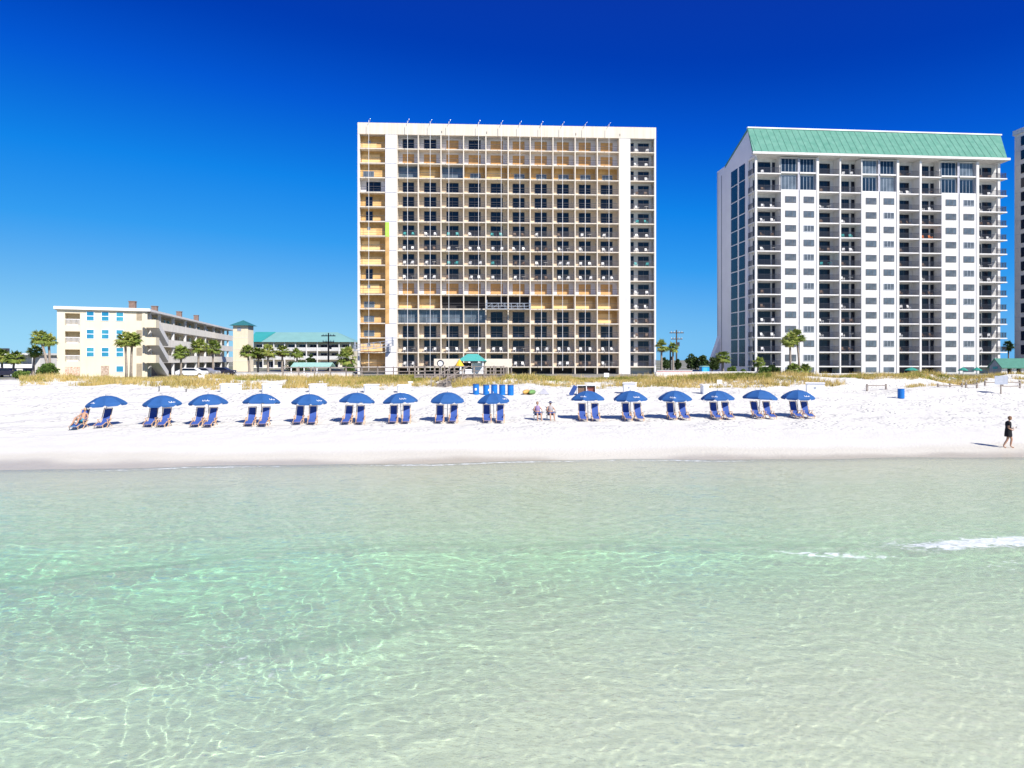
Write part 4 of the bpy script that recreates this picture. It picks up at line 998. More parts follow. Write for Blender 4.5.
# ================================================================ seawalls, boardwalk, pavilion, hut
def wall_thing(name, px0, px1, pt, Y0, Y1, th, m, lab, cat='wall'):
    a = Vector((wx(px0, Y0), Y0)); b = Vector((wx(px1, Y1), Y1)); d = b - a; ang = math.atan2(d.y, d.x); g = 1.2
    rt = empty(name, (a.x, a.y, g), ang, lab, cat); zt = wz(pt, Y0) - g
    MB().box(0, d.length, 0, th, 0, zt).build('wall', m, rt); MB().box(-.05, d.length + .05, -.06, th + .06, zt, zt + .1).build('coping', white2, rt)
    n_ = int(d.length / 4)
    b_ = MB(); [b_.box(k * 4 + 1, k * 4 + 1.25, -.12, -.001, 0, zt - .01) for k in range(n_)]; b_.build('pilasters', m, rt)
seaw = stained('seawall_render', (.72, .66, .60))
wall_thing('sea_wall', 236, 352, 373.5, 91, 92, .35, seaw, 'pale low sea wall under the boardwalk in front of the motel')
wall_thing('sea_wall', 656, 757, 372.5, 95, 97, .35, seaw, 'pale low sea wall between the two big towers')
wall_thing('sea_wall', 775, 870, 374.2, 100, 101, .3, mat('pool_wall', (.70, .68, .66)), 'pale pool wall at the foot of the green-roofed tower')
wall_thing('brick_wall', 657, 692, 370.9, 112, 113, .3, redp, 'low red wall between the slim palm and the blue shed')
def fence(px0, px1, ptop, pbot, Y_, m, lab, post=1.9, rails=(.5, 1.0), name='wooden_fence', cat='fence', ph=None):
    x0, x1 = wx(px0, Y_), wx(px1, Y_); zt = wz(ptop, Y_); zb = min(wz(pbot, Y_), gz((x0 + x1) / 2, Y_)) - .2
    rt = empty(name, (x0, Y_, zb), 0, lab, cat); n_ = max(1, int((x1 - x0) / post))
    for k in range(n_ + 1):
        xx = (x1 - x0) * k / n_; MB().box(xx - .07, xx + .07, -.07, .07, 0, zt - zb + .06).build('post', m, rt)
    for r_ in rails: MB().box(0, x1 - x0, -.1, -.07, (zt - zb) - (1 - r_) * 1.0 - .1, (zt - zb) - (1 - r_) * 1.0).build('rail', m, rt)
fence(283, 425, 367.0, 378, 88, wood, 'long wooden boardwalk railing in front of the motel and tower', 1.9)
fence(776, 812, 373, 384, 84, wood, 'grey wooden fence posts in the dune below the tall palms', 1.3, (.9,))
fence(867, 886, 384.5, 392, 73, wood, 'short post fence on the sand right of the white box', 1.5, (.95,))
fence(938, 962, 384, 392, 72, wood, 'broken grey sand fence in the white dune, centre right', 1.1, (.9, .5))
fence(966, 977, 383, 390, 71, wood, 'short grey fence piece left of the white sign', 1.0, (.9,))
fence(985, 1020, 381, 390, 76, wood, 'grey railing below the green-roofed hut', 1.3, (.9, .5))

def build_boardwalk():
    Y0, Y1 = 79.5, 84; zd = wz(374.5, 80)
    x0, x1 = wx(418, 82), wx(504, 82)
    rt = empty('boardwalk', (0, 0, 0), 0, 'raised grey wooden boardwalk deck with stairs down to the beach', 'boardwalk')
    b = MB(); x_ = x0
    while x_ < x1: b.box(x_, x_ + .18, Y0, Y1, zd - .06, zd); x_ += .2
    b.build('deck', wood, rt); MB().box(x0, x1, Y0 + .05, Y0 + .12, zd - .36, zd - .065).build('fascia', wood, rt)
    n_ = 9
    for k in range(n_ + 1):
        xx = x0 + (x1 - x0) * k / n_; MB().box(xx - .08, xx + .08, Y0 - .09, Y0 + .05, 2.0, zd + 1.0).build('post', wood, rt)
    for h_ in (.45, .95):
        MB().box(x0, wx(443, 80), Y0 - .13, Y0 - .09, zd + h_ - .08, zd + h_).build('rail', wood, rt); MB().box(wx(449, 80), x1, Y0 - .13, Y0 - .09, zd + h_ - .08, zd + h_).build('rail', wood, rt)
    # stairs: run towards the sea and left
    xs_ = wx(462, 80); xe = wx(440, 74); ye = 73.2; ze = gz(xe, ye)
    st = MB(); N_ = 9
    for k in range(N_ + 1):
        t_ = k / N_; cx, cy, cz = xs_ + (xe - xs_) * t_, Y0 - .2 + (ye - Y0) * t_, zd + (ze - zd) * t_; st.box(cx - .75, cx + .75, cy - .2, cy + .2, cz - .05, cz + .02)
    st.build('stair_treads', wood, rt)
    for sx_ in (-.8, .8):
        MB().bar((xs_ + sx_, Y0 - .2, zd + .95), (xe + sx_, ye, ze + .95), .09).build('stair_handrail', wood, rt); MB().bar((xs_ + sx_, Y0 - .2, zd - .1), (xe + sx_, ye, ze - .05), .06, .26).build('stair_stringer', wood, rt)
        for t_ in (0.3, .65, 1): 
            cx, cy, cz = xs_ + sx_ + (xe - xs_) * t_, Y0 - .2 + (ye - Y0) * t_, zd + (ze - zd) * t_; MB().box(cx - .05, cx + .05, cy - .05, cy + .05, cz - .5, cz + .95).build('stair_post', wood, rt)
build_boardwalk()

def build_pavilion():
    Y_ = 116; x0, x1 = wx(459, Y_), wx(484.5, Y_); zf = 2.6; ze = wz(361, Y_); zr = wz(353.8, Y_); W = x1 - x0
    rt = empty('pool_pavilion', (x0, Y_, zf), 0, 'small open pavilion with a turquoise hip roof before the repaired tower', 'pavilion')
    a, b_ = ze - zf, zr - zf
    q_ = MB(); q_.quadlist([(-.3, -.3, a), (W + .3, -.3, a), (W + .3, 4.3, a), (-.3, 4.3, a), (W * .3, 2, b_), (W * .7, 2, b_)], [(0, 1, 5, 4), (1, 2, 5), (2, 3, 4, 5), (3, 0, 4), (3, 2, 1, 0)]); q_.build('roof', mat('aqua_roof', (.08, .38, .34), rough=.5, var=.05), rt)
    for xx in (.15, W - .35):
        for yy in (0, 3.7): MB().box(xx, xx + .22, yy, yy + .22, -.6, a).build('post', whitep, rt)
    MB().box(W * .5, W - .36, 1.5, 1.7, -.6, a - .3).build('back_wall', whitep, rt)
    MB().box(.4, W * .5, .3, .9, -.6, .9).build('counter', whitep, rt)
    MB().box(.4, W * .5 - .2, 2.2, 2.3, .9, a - .3).build('hatch', dark, rt)
build_pavilion()
def shade_wall(px0, px1, pt, pb, Y_, lab):
    x0, x1 = wx(px0, Y_), wx(px1, Y_); zt, zb = wz(pt, Y_), wz(pb, Y_)
    rt = empty('pool_screen', (x0, Y_, 2.3), 0, lab, 'screen wall'); 
    MB().box(0, x1 - x0, 0, .3, zb - 2.3, zt - 2.3).build('panel', mat('beige_screen', (.74, .66, .55), var=.04), rt)
    n_ = 5
    for k in range(n_ + 1): xx = (x1 - x0 - .2) * k / n_; MB().box(xx, xx + .2, .05, .25, 0, zb - 2.3).build('post', wood, rt)
shade_wall(434, 460, 358.8, 367, 118.5, 'beige screen wall left of the turquoise pavilion')
shade_wall(484.6, 512, 358.8, 366.8, 118.5, 'beige screen wall right of the turquoise pavilion')
# round white ring sign on a post
x = wx(440.5, 112); rt = empty('ring_sign', (x, 112, 2.5), 0, 'round white ring sign on a dark post above the boardwalk', 'sign')
zc_ = wz(363.3, 112) - 2.5
b = MB(); pts = [(math.cos(t_) * .48, 0, zc_ + math.sin(t_) * .48) for t_ in np.linspace(0, 2 * math.pi, 21)]; b.tube(pts, .09, 6, False).build('ring', steeld, rt)
q_ = MB().prism([(math.cos(t_) * .42, zc_ + math.sin(t_) * .42) for t_ in np.linspace(0, 2 * math.pi, 20)[:-1]], 'y', .02, .06); q_.build('disc', whitep, rt)
MB().box(-.06, .06, .07, .17, 0, zc_).build('post', steeld, rt)
# orange sunshade beside the pavilion
def patio_umbrella(px, pt, pb, pw, Y_, m, lab, tilt=0):
    x = wx(px, Y_); g = gz(x, Y_); zt = wz(pt, Y_) - g; ze = wz(pb, Y_) - g; r_ = pw / 2 / F * Y_
    rt = empty('patio_umbrella', (x, Y_, g), 0, lab, 'umbrella', 'patio umbrellas by the buildings')
    b = MB(); b.lathe([(0.01, zt), (r_ * .55, ze + (zt - ze) * .5), (r_, ze), (r_ * .98, ze - .12)], 8); c_ = b.build('canopy', m, rt)
    MB().tube([(0, 0, 0), (0, 0, zt + .1)], .04, 6).build('pole', galv, rt)
    MB().lathe([(0, .08), (.3, .06), (.3, 0), (0, 0)], 10).build('base', galv, rt)
patio_umbrella(459.5, 359, 365.5, 8.5, 113, mat('amber_canvas', (.85, .50, .04)), 'amber yellow patio umbrella left of the turquoise pavilion')
for px_, l_ in ((911.5, 'green patio umbrella before the third wall bay, leftmost of three'), (963, 'green patio umbrella, middle of three before the tower'), (977, 'green patio umbrella nearest the green-roofed hut')):
    patio_umbrella(px_, 367.2, 370, 13 if px_ < 950 else 9, 118, mat('green_canvas', (.03, .26, .20)), l_)

def build_hut():
    Y_ = 92; x0, x1 = wx(1001.5, Y_), wx(1036, Y_); g = 2.3; W = x1 - x0; D_ = 2.2; rt = empty('beach_hut', (x0, Y_, g), 0, 'grey beach hut with a green gabled roof and dark openings, right edge', 'hut')
    ze = wz(366.3, Y_) - g; zr = wz(358.3, Y_) - g
    grey = mat('grey_boards', (.26, .31, .34), var=.15, scale=4)
    b = MB(); b.box(0, W, 0, D_, -.6, ze - 1.0); b.box(0, .75, 0, D_, ze - 1.0, ze); b.box(1.35, 1.95, 0, .2, ze - 1.0, ze); b.box(2.6, W, 0, D_, ze - 1.0, ze); b.box(.75, 2.6, D_ - .3, D_, ze - 1.0, ze)
    b.build('wall', whitep, rt)
    b = MB(); b.prism([(-.03, -.6), (D_ + .03, -.6), (D_ + .03, ze), (D_ / 2, zr - .08), (-.03, ze)], 'x', -.08, -.002); b.build('gable_wall', grey, rt)
    for (a, b_) in ((.75, 1.35), (1.95, 2.6)): MB().box(a + .02, b_ - .02, .3, .34, ze - 1.0, ze - .02).build('opening', dark, rt)
    b = MB(); b.prism([(-.35, ze - .15), (D_ / 2, zr), (D_ + .35, ze - .15), (D_ + .35, ze - .27), (D_ / 2, zr - .12), (-.35, ze - .27)], 'x', -.2, W + .3); b.build('roof', mat('hut_green', (.07, .21, .155), rough=.6, var=.1), rt)
    MB().box(1.2, 2.0, -.06, -.005, .35, .75).build('vent_opening', dark, rt); MB().box(2.4, 3.5, -.06, -.005, .3, .75).build('vent_opening', dark, rt)
    MB().box(-.14, -.085, .6, 1.5, ze - .35, ze - .05).build('name_board', mat('sign_teal', (.05, .30, .32)), rt)
build_hut()
# blue shed between the towers
Y_ = 108; x0 = wx(702, Y_); rt = empty('blue_shed', (x0, Y_, 2.4), R(5), 'bright blue portable cabin between the towers', 'portable cabin')
bl = mat('cabin_blue', (.02, .35, .70), rough=.5); z_ = wz(367, Y_) - 2.4
MB().box(0, 1.15, 0, 1.2, 0, z_).build('wall', bl, rt); MB().prism([(-.06, z_), (1.21, z_), (1.0, z_ + .18), (.2, z_ + .18)], 'y', -.06, 1.26).build('roof', tealp, rt); MB().box(.15, .8, -.04, -.002, .1, z_ - .1).build('door', mat('cabin_blue_light', (.08, .45, .78)), rt)

# ---------------------------------------------------------------- signs
def sign(px, pt, pb, pw, Y_, m, lab, post=True, tilt=0):
    x = wx(px, Y_); g = gz(x, Y_); rt = empty('beach_sign', (x, Y_, g), R(tilt), lab, 'sign', 'small signs in the dunes')
    w_ = pw / F * Y_; zt, zb = wz(pt, Y_) - g, wz(pb, Y_) - g
    MB().box(-w_ / 2, w_ / 2, -.05, -.02, zb, zt).build('board', m, rt); MB().box(-.05, .05, -.02, .06, -.2, zt - .05).build('post', wood, rt)
    b = MB(); h_ = zt - zb
    for k in range(3): b.box(-w_ * .32, w_ * (.3 - .1 * k), -.056, -.0505, zt - h_ * (.3 + .2 * k), zt - h_ * (.25 + .2 * k))
    b.build('printed_lines', mat('sign_grey', (.45, .46, .50)), rt)
sign(201.5, 375.2, 381, 6, 77, whitep, 'white sign board at the dune edge near the parked cars')
sign(321, 381, 385, 4, 73, whitep, 'small white sign above the fifth umbrella')
sign(410.5, 381.3, 385.6, 5, 74, whitep, 'small pale sign on the dune above the seventh umbrella')
sign(606.5, 373, 377, 5, 80, whitep, 'small white sign in front of the tower\'s white strip')
sign(719.5, 379.8, 383.8, 5, 74, whitep, 'white sign on the green dune between the towers')
sign(798, 378.8, 382, 4, 80, whitep, 'small white sign under the palm pair')
sign(1001, 375.8, 384.5, 13, 68, mat('sign_pale_grey', (.36, .39, .45)), 'wide pale grey sign on a post before the beach hut')
sign(513.5, 374, 377, 3, 82, whitep, 'tiny white sign just right of the boardwalk')

# ---------------------------------------------------------------- storage boxes, barrels and the like
def storage(px0, px1, pt, pb, lab, m=whitep, rz=0, Y_=66):
    x0, x1 = wx(px0, Y_), wx(px1, Y_); g = gz((x0 + x1) / 2, Y_); W = x1 - x0; H = max(.7, wz(pt, Y_) - g)
    rt = empty('storage_box', (x0, Y_, g - .04), R(rz), lab, 'storage box', 'white storage boxes along the foot of the dune')
    MB().box(0, W, 0, .95, 0, H).build('body', m, rt); MB().prism([(-.05, H + .03), (1.0, H + .06), (1.0, H + .14), (-.05, H + .11)], 'x', -.05, W + .05).build('lid', m, rt)
    b = MB(); b.box(W * .45, W * .55, -.03, 0, H * .6, H * .75); b.build('latch', galv, rt); MB().box(-.02, .1, -.02, .0, 0, H - .02).build('corner_trim', galv, rt)
storage(220, 238, 384.5, 393, 'white storage box behind the fourth umbrella, left one')
storage(262, 278.5, 386, 394, 'white storage box just right of the fourth umbrella top')
storage(309, 324, 386.5, 394, 'white storage box behind the fifth umbrella')
storage(364, 377.5, 386, 395, 'white storage box right of the sixth umbrella')
storage(397.5, 409, 387, 395, 'white storage box behind the seventh umbrella')
storage(623, 635, 383.5, 391.5, 'white storage box behind the second umbrella right of the seated couple', rz=-18)
storage(703, 709, 385.5, 392, 'narrow white storage box left of the fourth umbrella in the right group')
storage(806, 823, 383.5, 393.5, 'large white storage box behind the last umbrella', rz=-22)
for k, px_ in enumerate((476, 486.2, 494.2, 502.2, 510.6)):
    Y_ = 65; x = wx(px_, Y_); g = gz(x, Y_); rt = empty('waste_barrel', (x, Y_, g - .05), k, ['leftmost blue barrel in the row behind the ninth umbrella', 'second blue barrel from left in the row', 'middle blue barrel in the row of five', 'fourth blue barrel from left in the row', 'rightmost blue barrel in the row of five'][k], 'barrel', 'blue waste barrels')
    MB().lathe([(0, 0), (.27, 0), (.29, .03), (.285, .3), (.3, .32), (.285, .34), (.285, .62), (.3, .64), (.285, .66), (.28, .93), (.29, .96), (.26, .96), (.25, .3), (0, .3)], 16).build('body', bluep, rt, smooth=False)
    MB().lathe([(.262, .9), (.262, 1.0), (.30, .99), (.30, .93)], 16).build('rim', mat('bin_liner', (.05, .12, .3), rough=.5), rt)
    q_ = MB().box(-.09, .09, -.30, -.285, .42, .62); q_.build('sticker', whitep, rt)
Y_ = 64; x = wx(901, Y_); g = gz(x, Y_); rt = empty('waste_barrel', (x, Y_, g - .03), 0, 'single blue barrel alone on the sand at right', 'barrel', 'blue waste barrels')
MB().lathe([(0, 0), (.27, 0), (.29, .03), (.285, .3), (.3, .32), (.285, .34), (.285, .62), (.3, .64), (.285, .66), (.28, .85), (.25, .85), (.25, .3), (0, .3)], 16).build('body', bluep, rt)
MB().lathe([(.262, .8), (.262, .88), (.30, .87), (.30, .82)], 16).build('rim', bluep, rt)
# open cabinet with two compartments and leaning board
Y_ = 65; x0 = wx(577, Y_); g = gz(x0, Y_); rt = empty('open_cabinet', (x0, Y_, g - .03), 0, 'open white double cabinet on the sand right of the seated couple', 'cabinet')
W = wx(596, Y_) - x0; b = MB(); H = .95
b.box(0, W, .75, .8, 0, H); b.box(0, .06, 0, .75, 0, H); b.box(W - .06, W, 0, .75, 0, H); b.box(W / 2 - .03, W / 2 + .03, 0, .75, 0, H); b.box(.06, W - .06, 0, .75, 0, .05); b.box(.06, W - .06, 0, .75, H - .05, H)
b.build('frame', whitep, rt); MB().box(.1, W / 2 - .05, .2, .7, .06, .7).build('contents', brownp, rt); MB().box(W / 2 + .06, W - .1, .25, .7, .06, .75).build('contents', mat('maroon', (.20, .06, .05)), rt)
b = MB(); b.bar((.25, 0, 0), (.72, .1, .85), .4, .04, up=(0, 1, 0)); o_ = b.build('leaning_board', mat('navy_board', (.02, .06, .22)), None, (x0 - .85, Y_ - .2, g)); tag(o_, 'dark blue board leaning against the open white cabinet', 'board')
# yellow and green beach toys, small grey tent
def kayak(px, m, lab, rz):
    Y_ = 66; x = wx(px, Y_); g = gz(x, Y_); b = MB(); pts = []; 
    prof = [(0, .02), (.15, .14), (.5, .25), (.95, .30), (1.4, .26), (1.7, .14), (1.85, .02)]
    b.tube([(a - .9, 0, .26) for a, _ in prof], [r_ for _, r_ in prof], 10); o_ = b.build('kayak', m, None, (x, Y_, g), smooth=True); o_.rotation_euler = (0, 0, R(rz)); o_.scale = (1, 1, .8); tag(o_, lab, 'kayak')
kayak(526.5, mat('orange_yellow', (.62, .36, .10), rough=.4), 'orange yellow kayak lying on the sand right of the barrels', 70); kayak(532, mat('lime_green', (.16, .32, .10), rough=.4), 'green kayak beside the orange yellow one', 75)
Y_ = 66; x = wx(544, Y_); g = gz(x, Y_); rt = empty('small_tent', (x, Y_, g), 0, 'small grey covered heap beside the kayaks', 'tent')
b = MB(); b.quadlist([(-.45, -.4, 0), (.45, -.4, 0), (.5, .4, 0), (-.4, .4, 0), (-.05, -.1, .5), (.1, .2, .46)], [(0, 1, 4), (1, 2, 5, 4), (2, 3, 5), (3, 0, 4, 5)]); b.build('cover', mat('grey_cloth', (.38, .38, .42)), rt)
b = MB(); b.bar((-.6, -.45, .02), (-.05, -.1, .5), .03); b.build('guy_line', galv, rt)

# ---------------------------------------------------------------- cars
def car(px, Y_, m, lab, rz=0):
    x = wx(px, Y_); g = gz(x, Y_); rt = empty('parked_car', (x, Y_, g), R(rz), lab, 'car', 'cars parked behind the dunes')
    b = MB(); b.prism([(-2.2, .35), (2.2, .35), (2.25, .75), (2.1, .95), (1.2, 1.02), (.6, 1.42), (-1.1, 1.45), (-1.9, 1.05), (-2.25, .9)], 'y', -.85, .85); b.build('body', m, rt)
    b = MB(); b.prism([(1.05, 1.04), (.55, 1.36), (-1.05, 1.39), (-1.65, 1.06)], 'y', -.87, .87); b.build('window', glass, rt)
    for wx_ in (-1.35, 1.35):
        for sy in (-.86, .68):
            pts = [(math.cos(t_) * .33 + wx_, math.sin(t_) * .33 + .33) for t_ in np.linspace(0, 2 * math.pi, 17)[:-1]]; wh = MB().prism(pts, 'y', sy, sy + .2).build('wheel', black, rt)
            pts = [(math.cos(t_) * .19 + wx_, math.sin(t_) * .19 + .33) for t_ in np.linspace(0, 2 * math.pi, 13)[:-1]]; MB().prism(pts, 'y', sy - .01, sy + .21).build('rim', galv, wh)
    for sy in (-.6, .6): MB().box(2.2, 2.27, sy - .18, sy + .18, .66, .8).build('headlight', whitep, rt)
car(192, 112, whitep, 'white car parked under the wing, nearest the white sign', 8)
car(205, 116, mat('silver_paint', (.5, .5, .52), rough=.3, metal=.5), 'silver car under the condo wing', -4)
car(222, 122, mat('dark_paint', (.03, .03, .05), rough=.3), 'dark car at the far end under the condo wing', 4)
car(6, 112, mat('dark_paint', (.03, .03, .05), rough=.3), 'dark car at the far left edge behind the dunes', 3)
car(337, 100, mat('dark_paint', (.03, .03, .05), rough=.3), 'dark car behind the boardwalk railing beside the bushy palm', 0)
# pale green awning in front of the motel
Y_ = 96; x0 = wx(290.5, Y_); x1 = wx(330, Y_); W = x1 - x0; g = 2.4; rt = empty('shade_canopy', (x0, Y_, g), 0, 'long pale green canopy behind the boardwalk railing', 'canopy')
za = wz(362.5, Y_) - g; zb = wz(366.5, Y_) - g
b = MB(); b.prism([(0, zb), (1.5, za), (3.0, zb), (3.0, zb - .08), (1.5, za - .08), (0, zb - .08)], 'x', 0, W); b.build('roof', mat('pale_green_canvas', (.30, .50, .43)), rt)
for k in range(4): MB().box(k * (W - .1) / 3, k * (W - .1) / 3 + .1, .1, .2, 0, zb).build('post', whitep, rt)

# ================================================================ beach umbrellas and chairs
bluec = mat('umbrella_blue', (.031, .12, .335), rough=.75, var=.08, scale=2, trans=.22); navy = mat('sling_blue', (.05, .105, .36), rough=.8, var=.1, trans=.12)
woodc = mat('pale_oak', (.62, .40, .24), var=.15, scale=8); polew = mat('umbrella_pole', (.72, .66, .58), rough=.5)
def umbrella_proto():
    rt = empty('beach_umbrella', (0, 0, 0), 0, 'x', 'umbrella', 'blue beach umbrellas in a row')
    R0_, zt, ze = 1.20, 1.98, 1.4; b = MB(); prof = [(0, 0), (.22, .012), (.45, .07), (.68, .17), (.88, .31), (1, .46 * 1.3)]
    nseg = 8; sub = 6; V = []
    def chord(m_): return math.cos(math.pi / 8) / math.cos((m_ - .5) * math.pi / 4) * (1 - .03 * math.sin(math.pi * m_))
    for i, (r_, dz) in enumerate([(0.03, 0), (.25, .03), (.5, .13), (.75, .31), (.9, .44), (1.0, .56)]):
        for k in range(nseg * sub):
            a = 2 * math.pi * k / (nseg * sub) + math.pi / 8; m_ = (k % sub) / sub; sag = chord(m_); V.append((R0_ * r_ * sag * math.cos(a), R0_ * r_ * sag * math.sin(a), zt - dz))
    n_ = nseg * sub
    b.quadlist(V, [(i * n_ + k, i * n_ + (k + 1) % n_, (i + 1) * n_ + (k + 1) % n_, (i + 1) * n_ + k) for i in range(5) for k in range(n_)])
    can = b.build('canopy', bluec, rt)
    b = MB(); V = []      # valance, notched at ribs
    for k in range(n_ + 1):
        a = 2 * math.pi * k / n_ + math.pi / 8; m_ = (k % sub) / sub; sag = chord(m_); c_, s_ = math.cos(a) * R0_ * sag, math.sin(a) * R0_ * sag; e = math.sin(math.pi * m_)
        V += [(c_, s_, zt - .56), (c_ * 1.01, s_ * 1.01, zt - .60 - .09 * min(1, e * 3))]
    b.quadlist(V, [(2 * k, 2 * k + 2, 2 * k + 3, 2 * k + 1) for k in range(n_)]); val = b.build('valance', bluec, can)
    pl = MB().tube([(0, 0, -.15), (0, 0, 2.02)], .025, 8).build('pole', polew, rt); tp = MB().lathe([(0, 2.10), (.035, 2.06), (.03, 1.98)], 8).build('finial', galv, rt)
    b = MB()
    for k in range(8):
        a = 2 * math.pi * k / 8 + math.pi / 8; c_, s_ = math.cos(a), math.sin(a)
        P_ = [(R0_ * r_ * c_, R0_ * r_ * s_, zt - dz - .015) for r_, dz in ((.03, 0), (.5, .13), (.75, .31), (1, .56))]; b.tube(P_, .008, 4)
        b.bar((0, 0, 1.45), (R0_ * .5 * c_, R0_ * .5 * s_, zt - .14), .012)
    ribs = b.build('ribs', galv, rt)
    # white printed lettering-like mark on one panel (illegible script at this size)
    b = MB(); rr = random.Random(4)
    def surf(a, r_):
        dz = np.interp(r_, [0, .25, .5, .75, .9, 1], [0, .03, .13, .31, .44, .56]); ia = (a - math.pi / 8) % (math.pi / 4) / (math.pi / 4); e = math.sin(math.pi * ia)
        sg = chord(ia); return Vector((R0_ * r_ * sg * math.cos(a) * 1.006, R0_ * r_ * sg * math.sin(a) * 1.006, zt - dz + .01))
    a0 = -math.pi / 2 + .10
    for k in range(9):
        a = a0 + k * .052; rr_ = .90 if k % 3 else .88; hgt = .05 if k % 3 else .09
        b.quadlist([surf(a, rr_), surf(a + .032, rr_), surf(a + .036, rr_ - hgt), surf(a + .004, rr_ - hgt)], [(0, 1, 2, 3)])
    lg = b.build('printed_mark', whitep, can)
    return rt, [(can, [val, lg]), (pl, []), (tp, []), (ribs, [])]
def chair_proto():
    """wooden beach lounger facing -y (the sea): high back, sling, leg rest"""
    rt = empty('beach_chair', (0, 0, 0), 0, 'x', 'beach chair', 'blue beach chairs under the umbrellas')
    hw = .29
    def strip(pts, hw_, th=.018):
        b = MB(); V = []
        for (y, z_) in pts: V += [(-hw_, y, z_), (hw_, y, z_)]
        n = len(pts); V += [(x_, y_, z_ - th) for x_, y_, z_ in V]
        fs = [(2 * i, 2 * i + 1, 2 * i + 3, 2 * i + 2) for i in range(n - 1)] + [(2 * n + 2 * i + 2, 2 * n + 2 * i + 3, 2 * n + 2 * i + 1, 2 * n + 2 * i) for i in range(n - 1)]
        fs += [(2 * i, 2 * i + 2, 2 * n + 2 * i + 2, 2 * n + 2 * i) for i in range(n - 1)] + [(2 * i + 3, 2 * i + 1, 2 * n + 2 * i + 1, 2 * n + 2 * i + 3) for i in range(n - 1)]
        return b.quadlist(V, fs)
    back = strip([(.02, .34), (.15, .44), (.36, .80), (.56, 1.20), (.62, 1.32)], .25).build('backrest_sling', navy, rt)
    seat = strip([(-.55, .38), (-.25, .31), (.02, .34)], .25).build('seat_sling', navy, rt)
    legr = strip([(-1.25, .20), (-.9, .27), (-.55, .38)], .24).build('leg_rest', navy, rt)
    pil = MB().box(-.2, .2, .0, .07, 0, .22).build('head_pillow', navy, rt, (0, .46, 1.06)); pil.rotation_euler = (R(-26), 0, 0)
    b = MB()
    for s_ in (-1, 1):
        x_ = s_ * hw
        b.bar((x_, .64, 1.36), (x_, -.02, .28), .045, .03); b.bar((x_, -.6, .40), (x_, .1, .30), .045, .03)
    b.bar((-hw, .64, 1.36), (hw, .64, 1.36), .045); fr_ = b.build('back_frame', woodc, rt)
    legs = []
    for s_ in (-1, 1):
        x_ = s_ * (hw + .04); b = MB(); b.bar((x_, -.5, .0), (x_, .30, .58), .045, .03); legs.append((b.build('leg', woodc, rt), []))
        b = MB(); b.bar((x_ * .98, .55, .0), (x_ * .98, -.30, .50), .045, .03); legs.append((b.build('leg', woodc, rt), []))
        b = MB(); b.bar((x_, -.42, .60), (x_, .34, .60), .075, .03); b.bar((x_, -.36, .3), (x_, -.36, .6), .04); legs.append((b.build('armrest', woodc, rt), []))
    b = MB(); b.bar((-hw, -1.22, .20), (-hw, -.55, .37), .035); b.bar((hw, -1.22, .20), (hw, -.55, .37), .035); b.bar((-hw, -1.05, 0), (-hw, -1.0, .25), .035); b.bar((hw, -1.05, 0), (hw, -1.0, .25), .035); b.bar((-hw, -1.2, .205), (hw, -1.2, .205), .03)
    lf = b.build('leg_rest_frame', woodc, rt)
    return rt, [(back, []), (seat, []), (legr, []), (pil, []), (fr_, []), (lf, [])] + legs
up, upp = umbrella_proto(); cp, cpp = chair_proto()
UM = [(108, 427), (163, 426), (209, 425.5), (261, 424.5), (309, 423.5), (356, 423), (401.5, 422.5), (447.5, 422), (494, 421.5), (588, 420), (631, 419.5), (675, 419), (718, 418.5), (759, 418), (797.5, 417.5)]
cp.scale = (.88, .80, .87)
for k, (px, pf) in enumerate(UM):
    X_ = 0; Y_ = 50
    for _ in range(8):
        X_ = wx(px, Y_); g = gz(X_, Y_); Y_ = .5 * Y_ + .5 * (CH - g) * F / (pf - HZ)
    Y_ += .45; X_ = wx(px, Y_); g = gz(X_, Y_)
    if k < 9: ul = f'blue umbrella, {ORD[k]} from the left in the row'
    else: ul = f'blue umbrella, {ORD[14 - k]} from the right in the row' if k < 14 else 'blue umbrella at the right end of the row'
    if k == 0: ul = 'blue umbrella at the left end of the row beside the sunbather'
    if k == 9: ul = 'blue umbrella just right of the seated couple'
    rr = random.Random(k); rz = rr.choice([0, 1, 2, 7]) * math.pi / 4 + rr.uniform(-.1, .1)
    if k == 0: up.location = (X_, Y_, g); up.rotation_euler = (R(3), R(-2), rz); up['label'] = ul
    else:
        o_ = copy_tree(up, (X_, Y_, g), rz, ul, upp); o_.rotation_euler = (R(rr.uniform(-3, 4)), R(rr.uniform(-3, 3)), rz); o_.scale = (rr.uniform(.97, 1.03),) * 3
    for s_ in (-1, 1):
        if k == 0:
            cx, cy, rzc = (X_ + .08, Y_ - .5, R(5)) if s_ == 1 else (X_ - 1.12, Y_ - 1.0, R(2))
        else: cx, cy, rzc = X_ + s_ * .44 + rr.uniform(-.04, .04), Y_ - .62, R(rr.uniform(-4, 4)) + R(12) * max(0, 1 - k / 9)
        cz = gz(cx, cy - .3) 
        side = 'left' if s_ < 0 else 'right'
        who = ul.replace('blue umbrella', 'umbrella')
        lab = f'{side} blue lounge chair under the {who}' if k else ('blue lounge chair upright under the leftmost umbrella' if s_ == 1 else 'blue lounge chair holding the sunbather, left end of the row')
        lab = ' '.join(lab.replace(' in the row', '').replace('umbrella,', 'umbrella').replace('umbrella at the right end of the row', 'last umbrella at right').split()[:16])
        if k == 0 and s_ == -1:
            cp.location = (cx, cy, cz); cp.rotation_euler = (0, 0, rzc); cp['label'] = lab; bather = (cx, cy, cz, rzc)
        else: copy_tree(cp, (cx, cy, cz), rzc, lab, cpp)

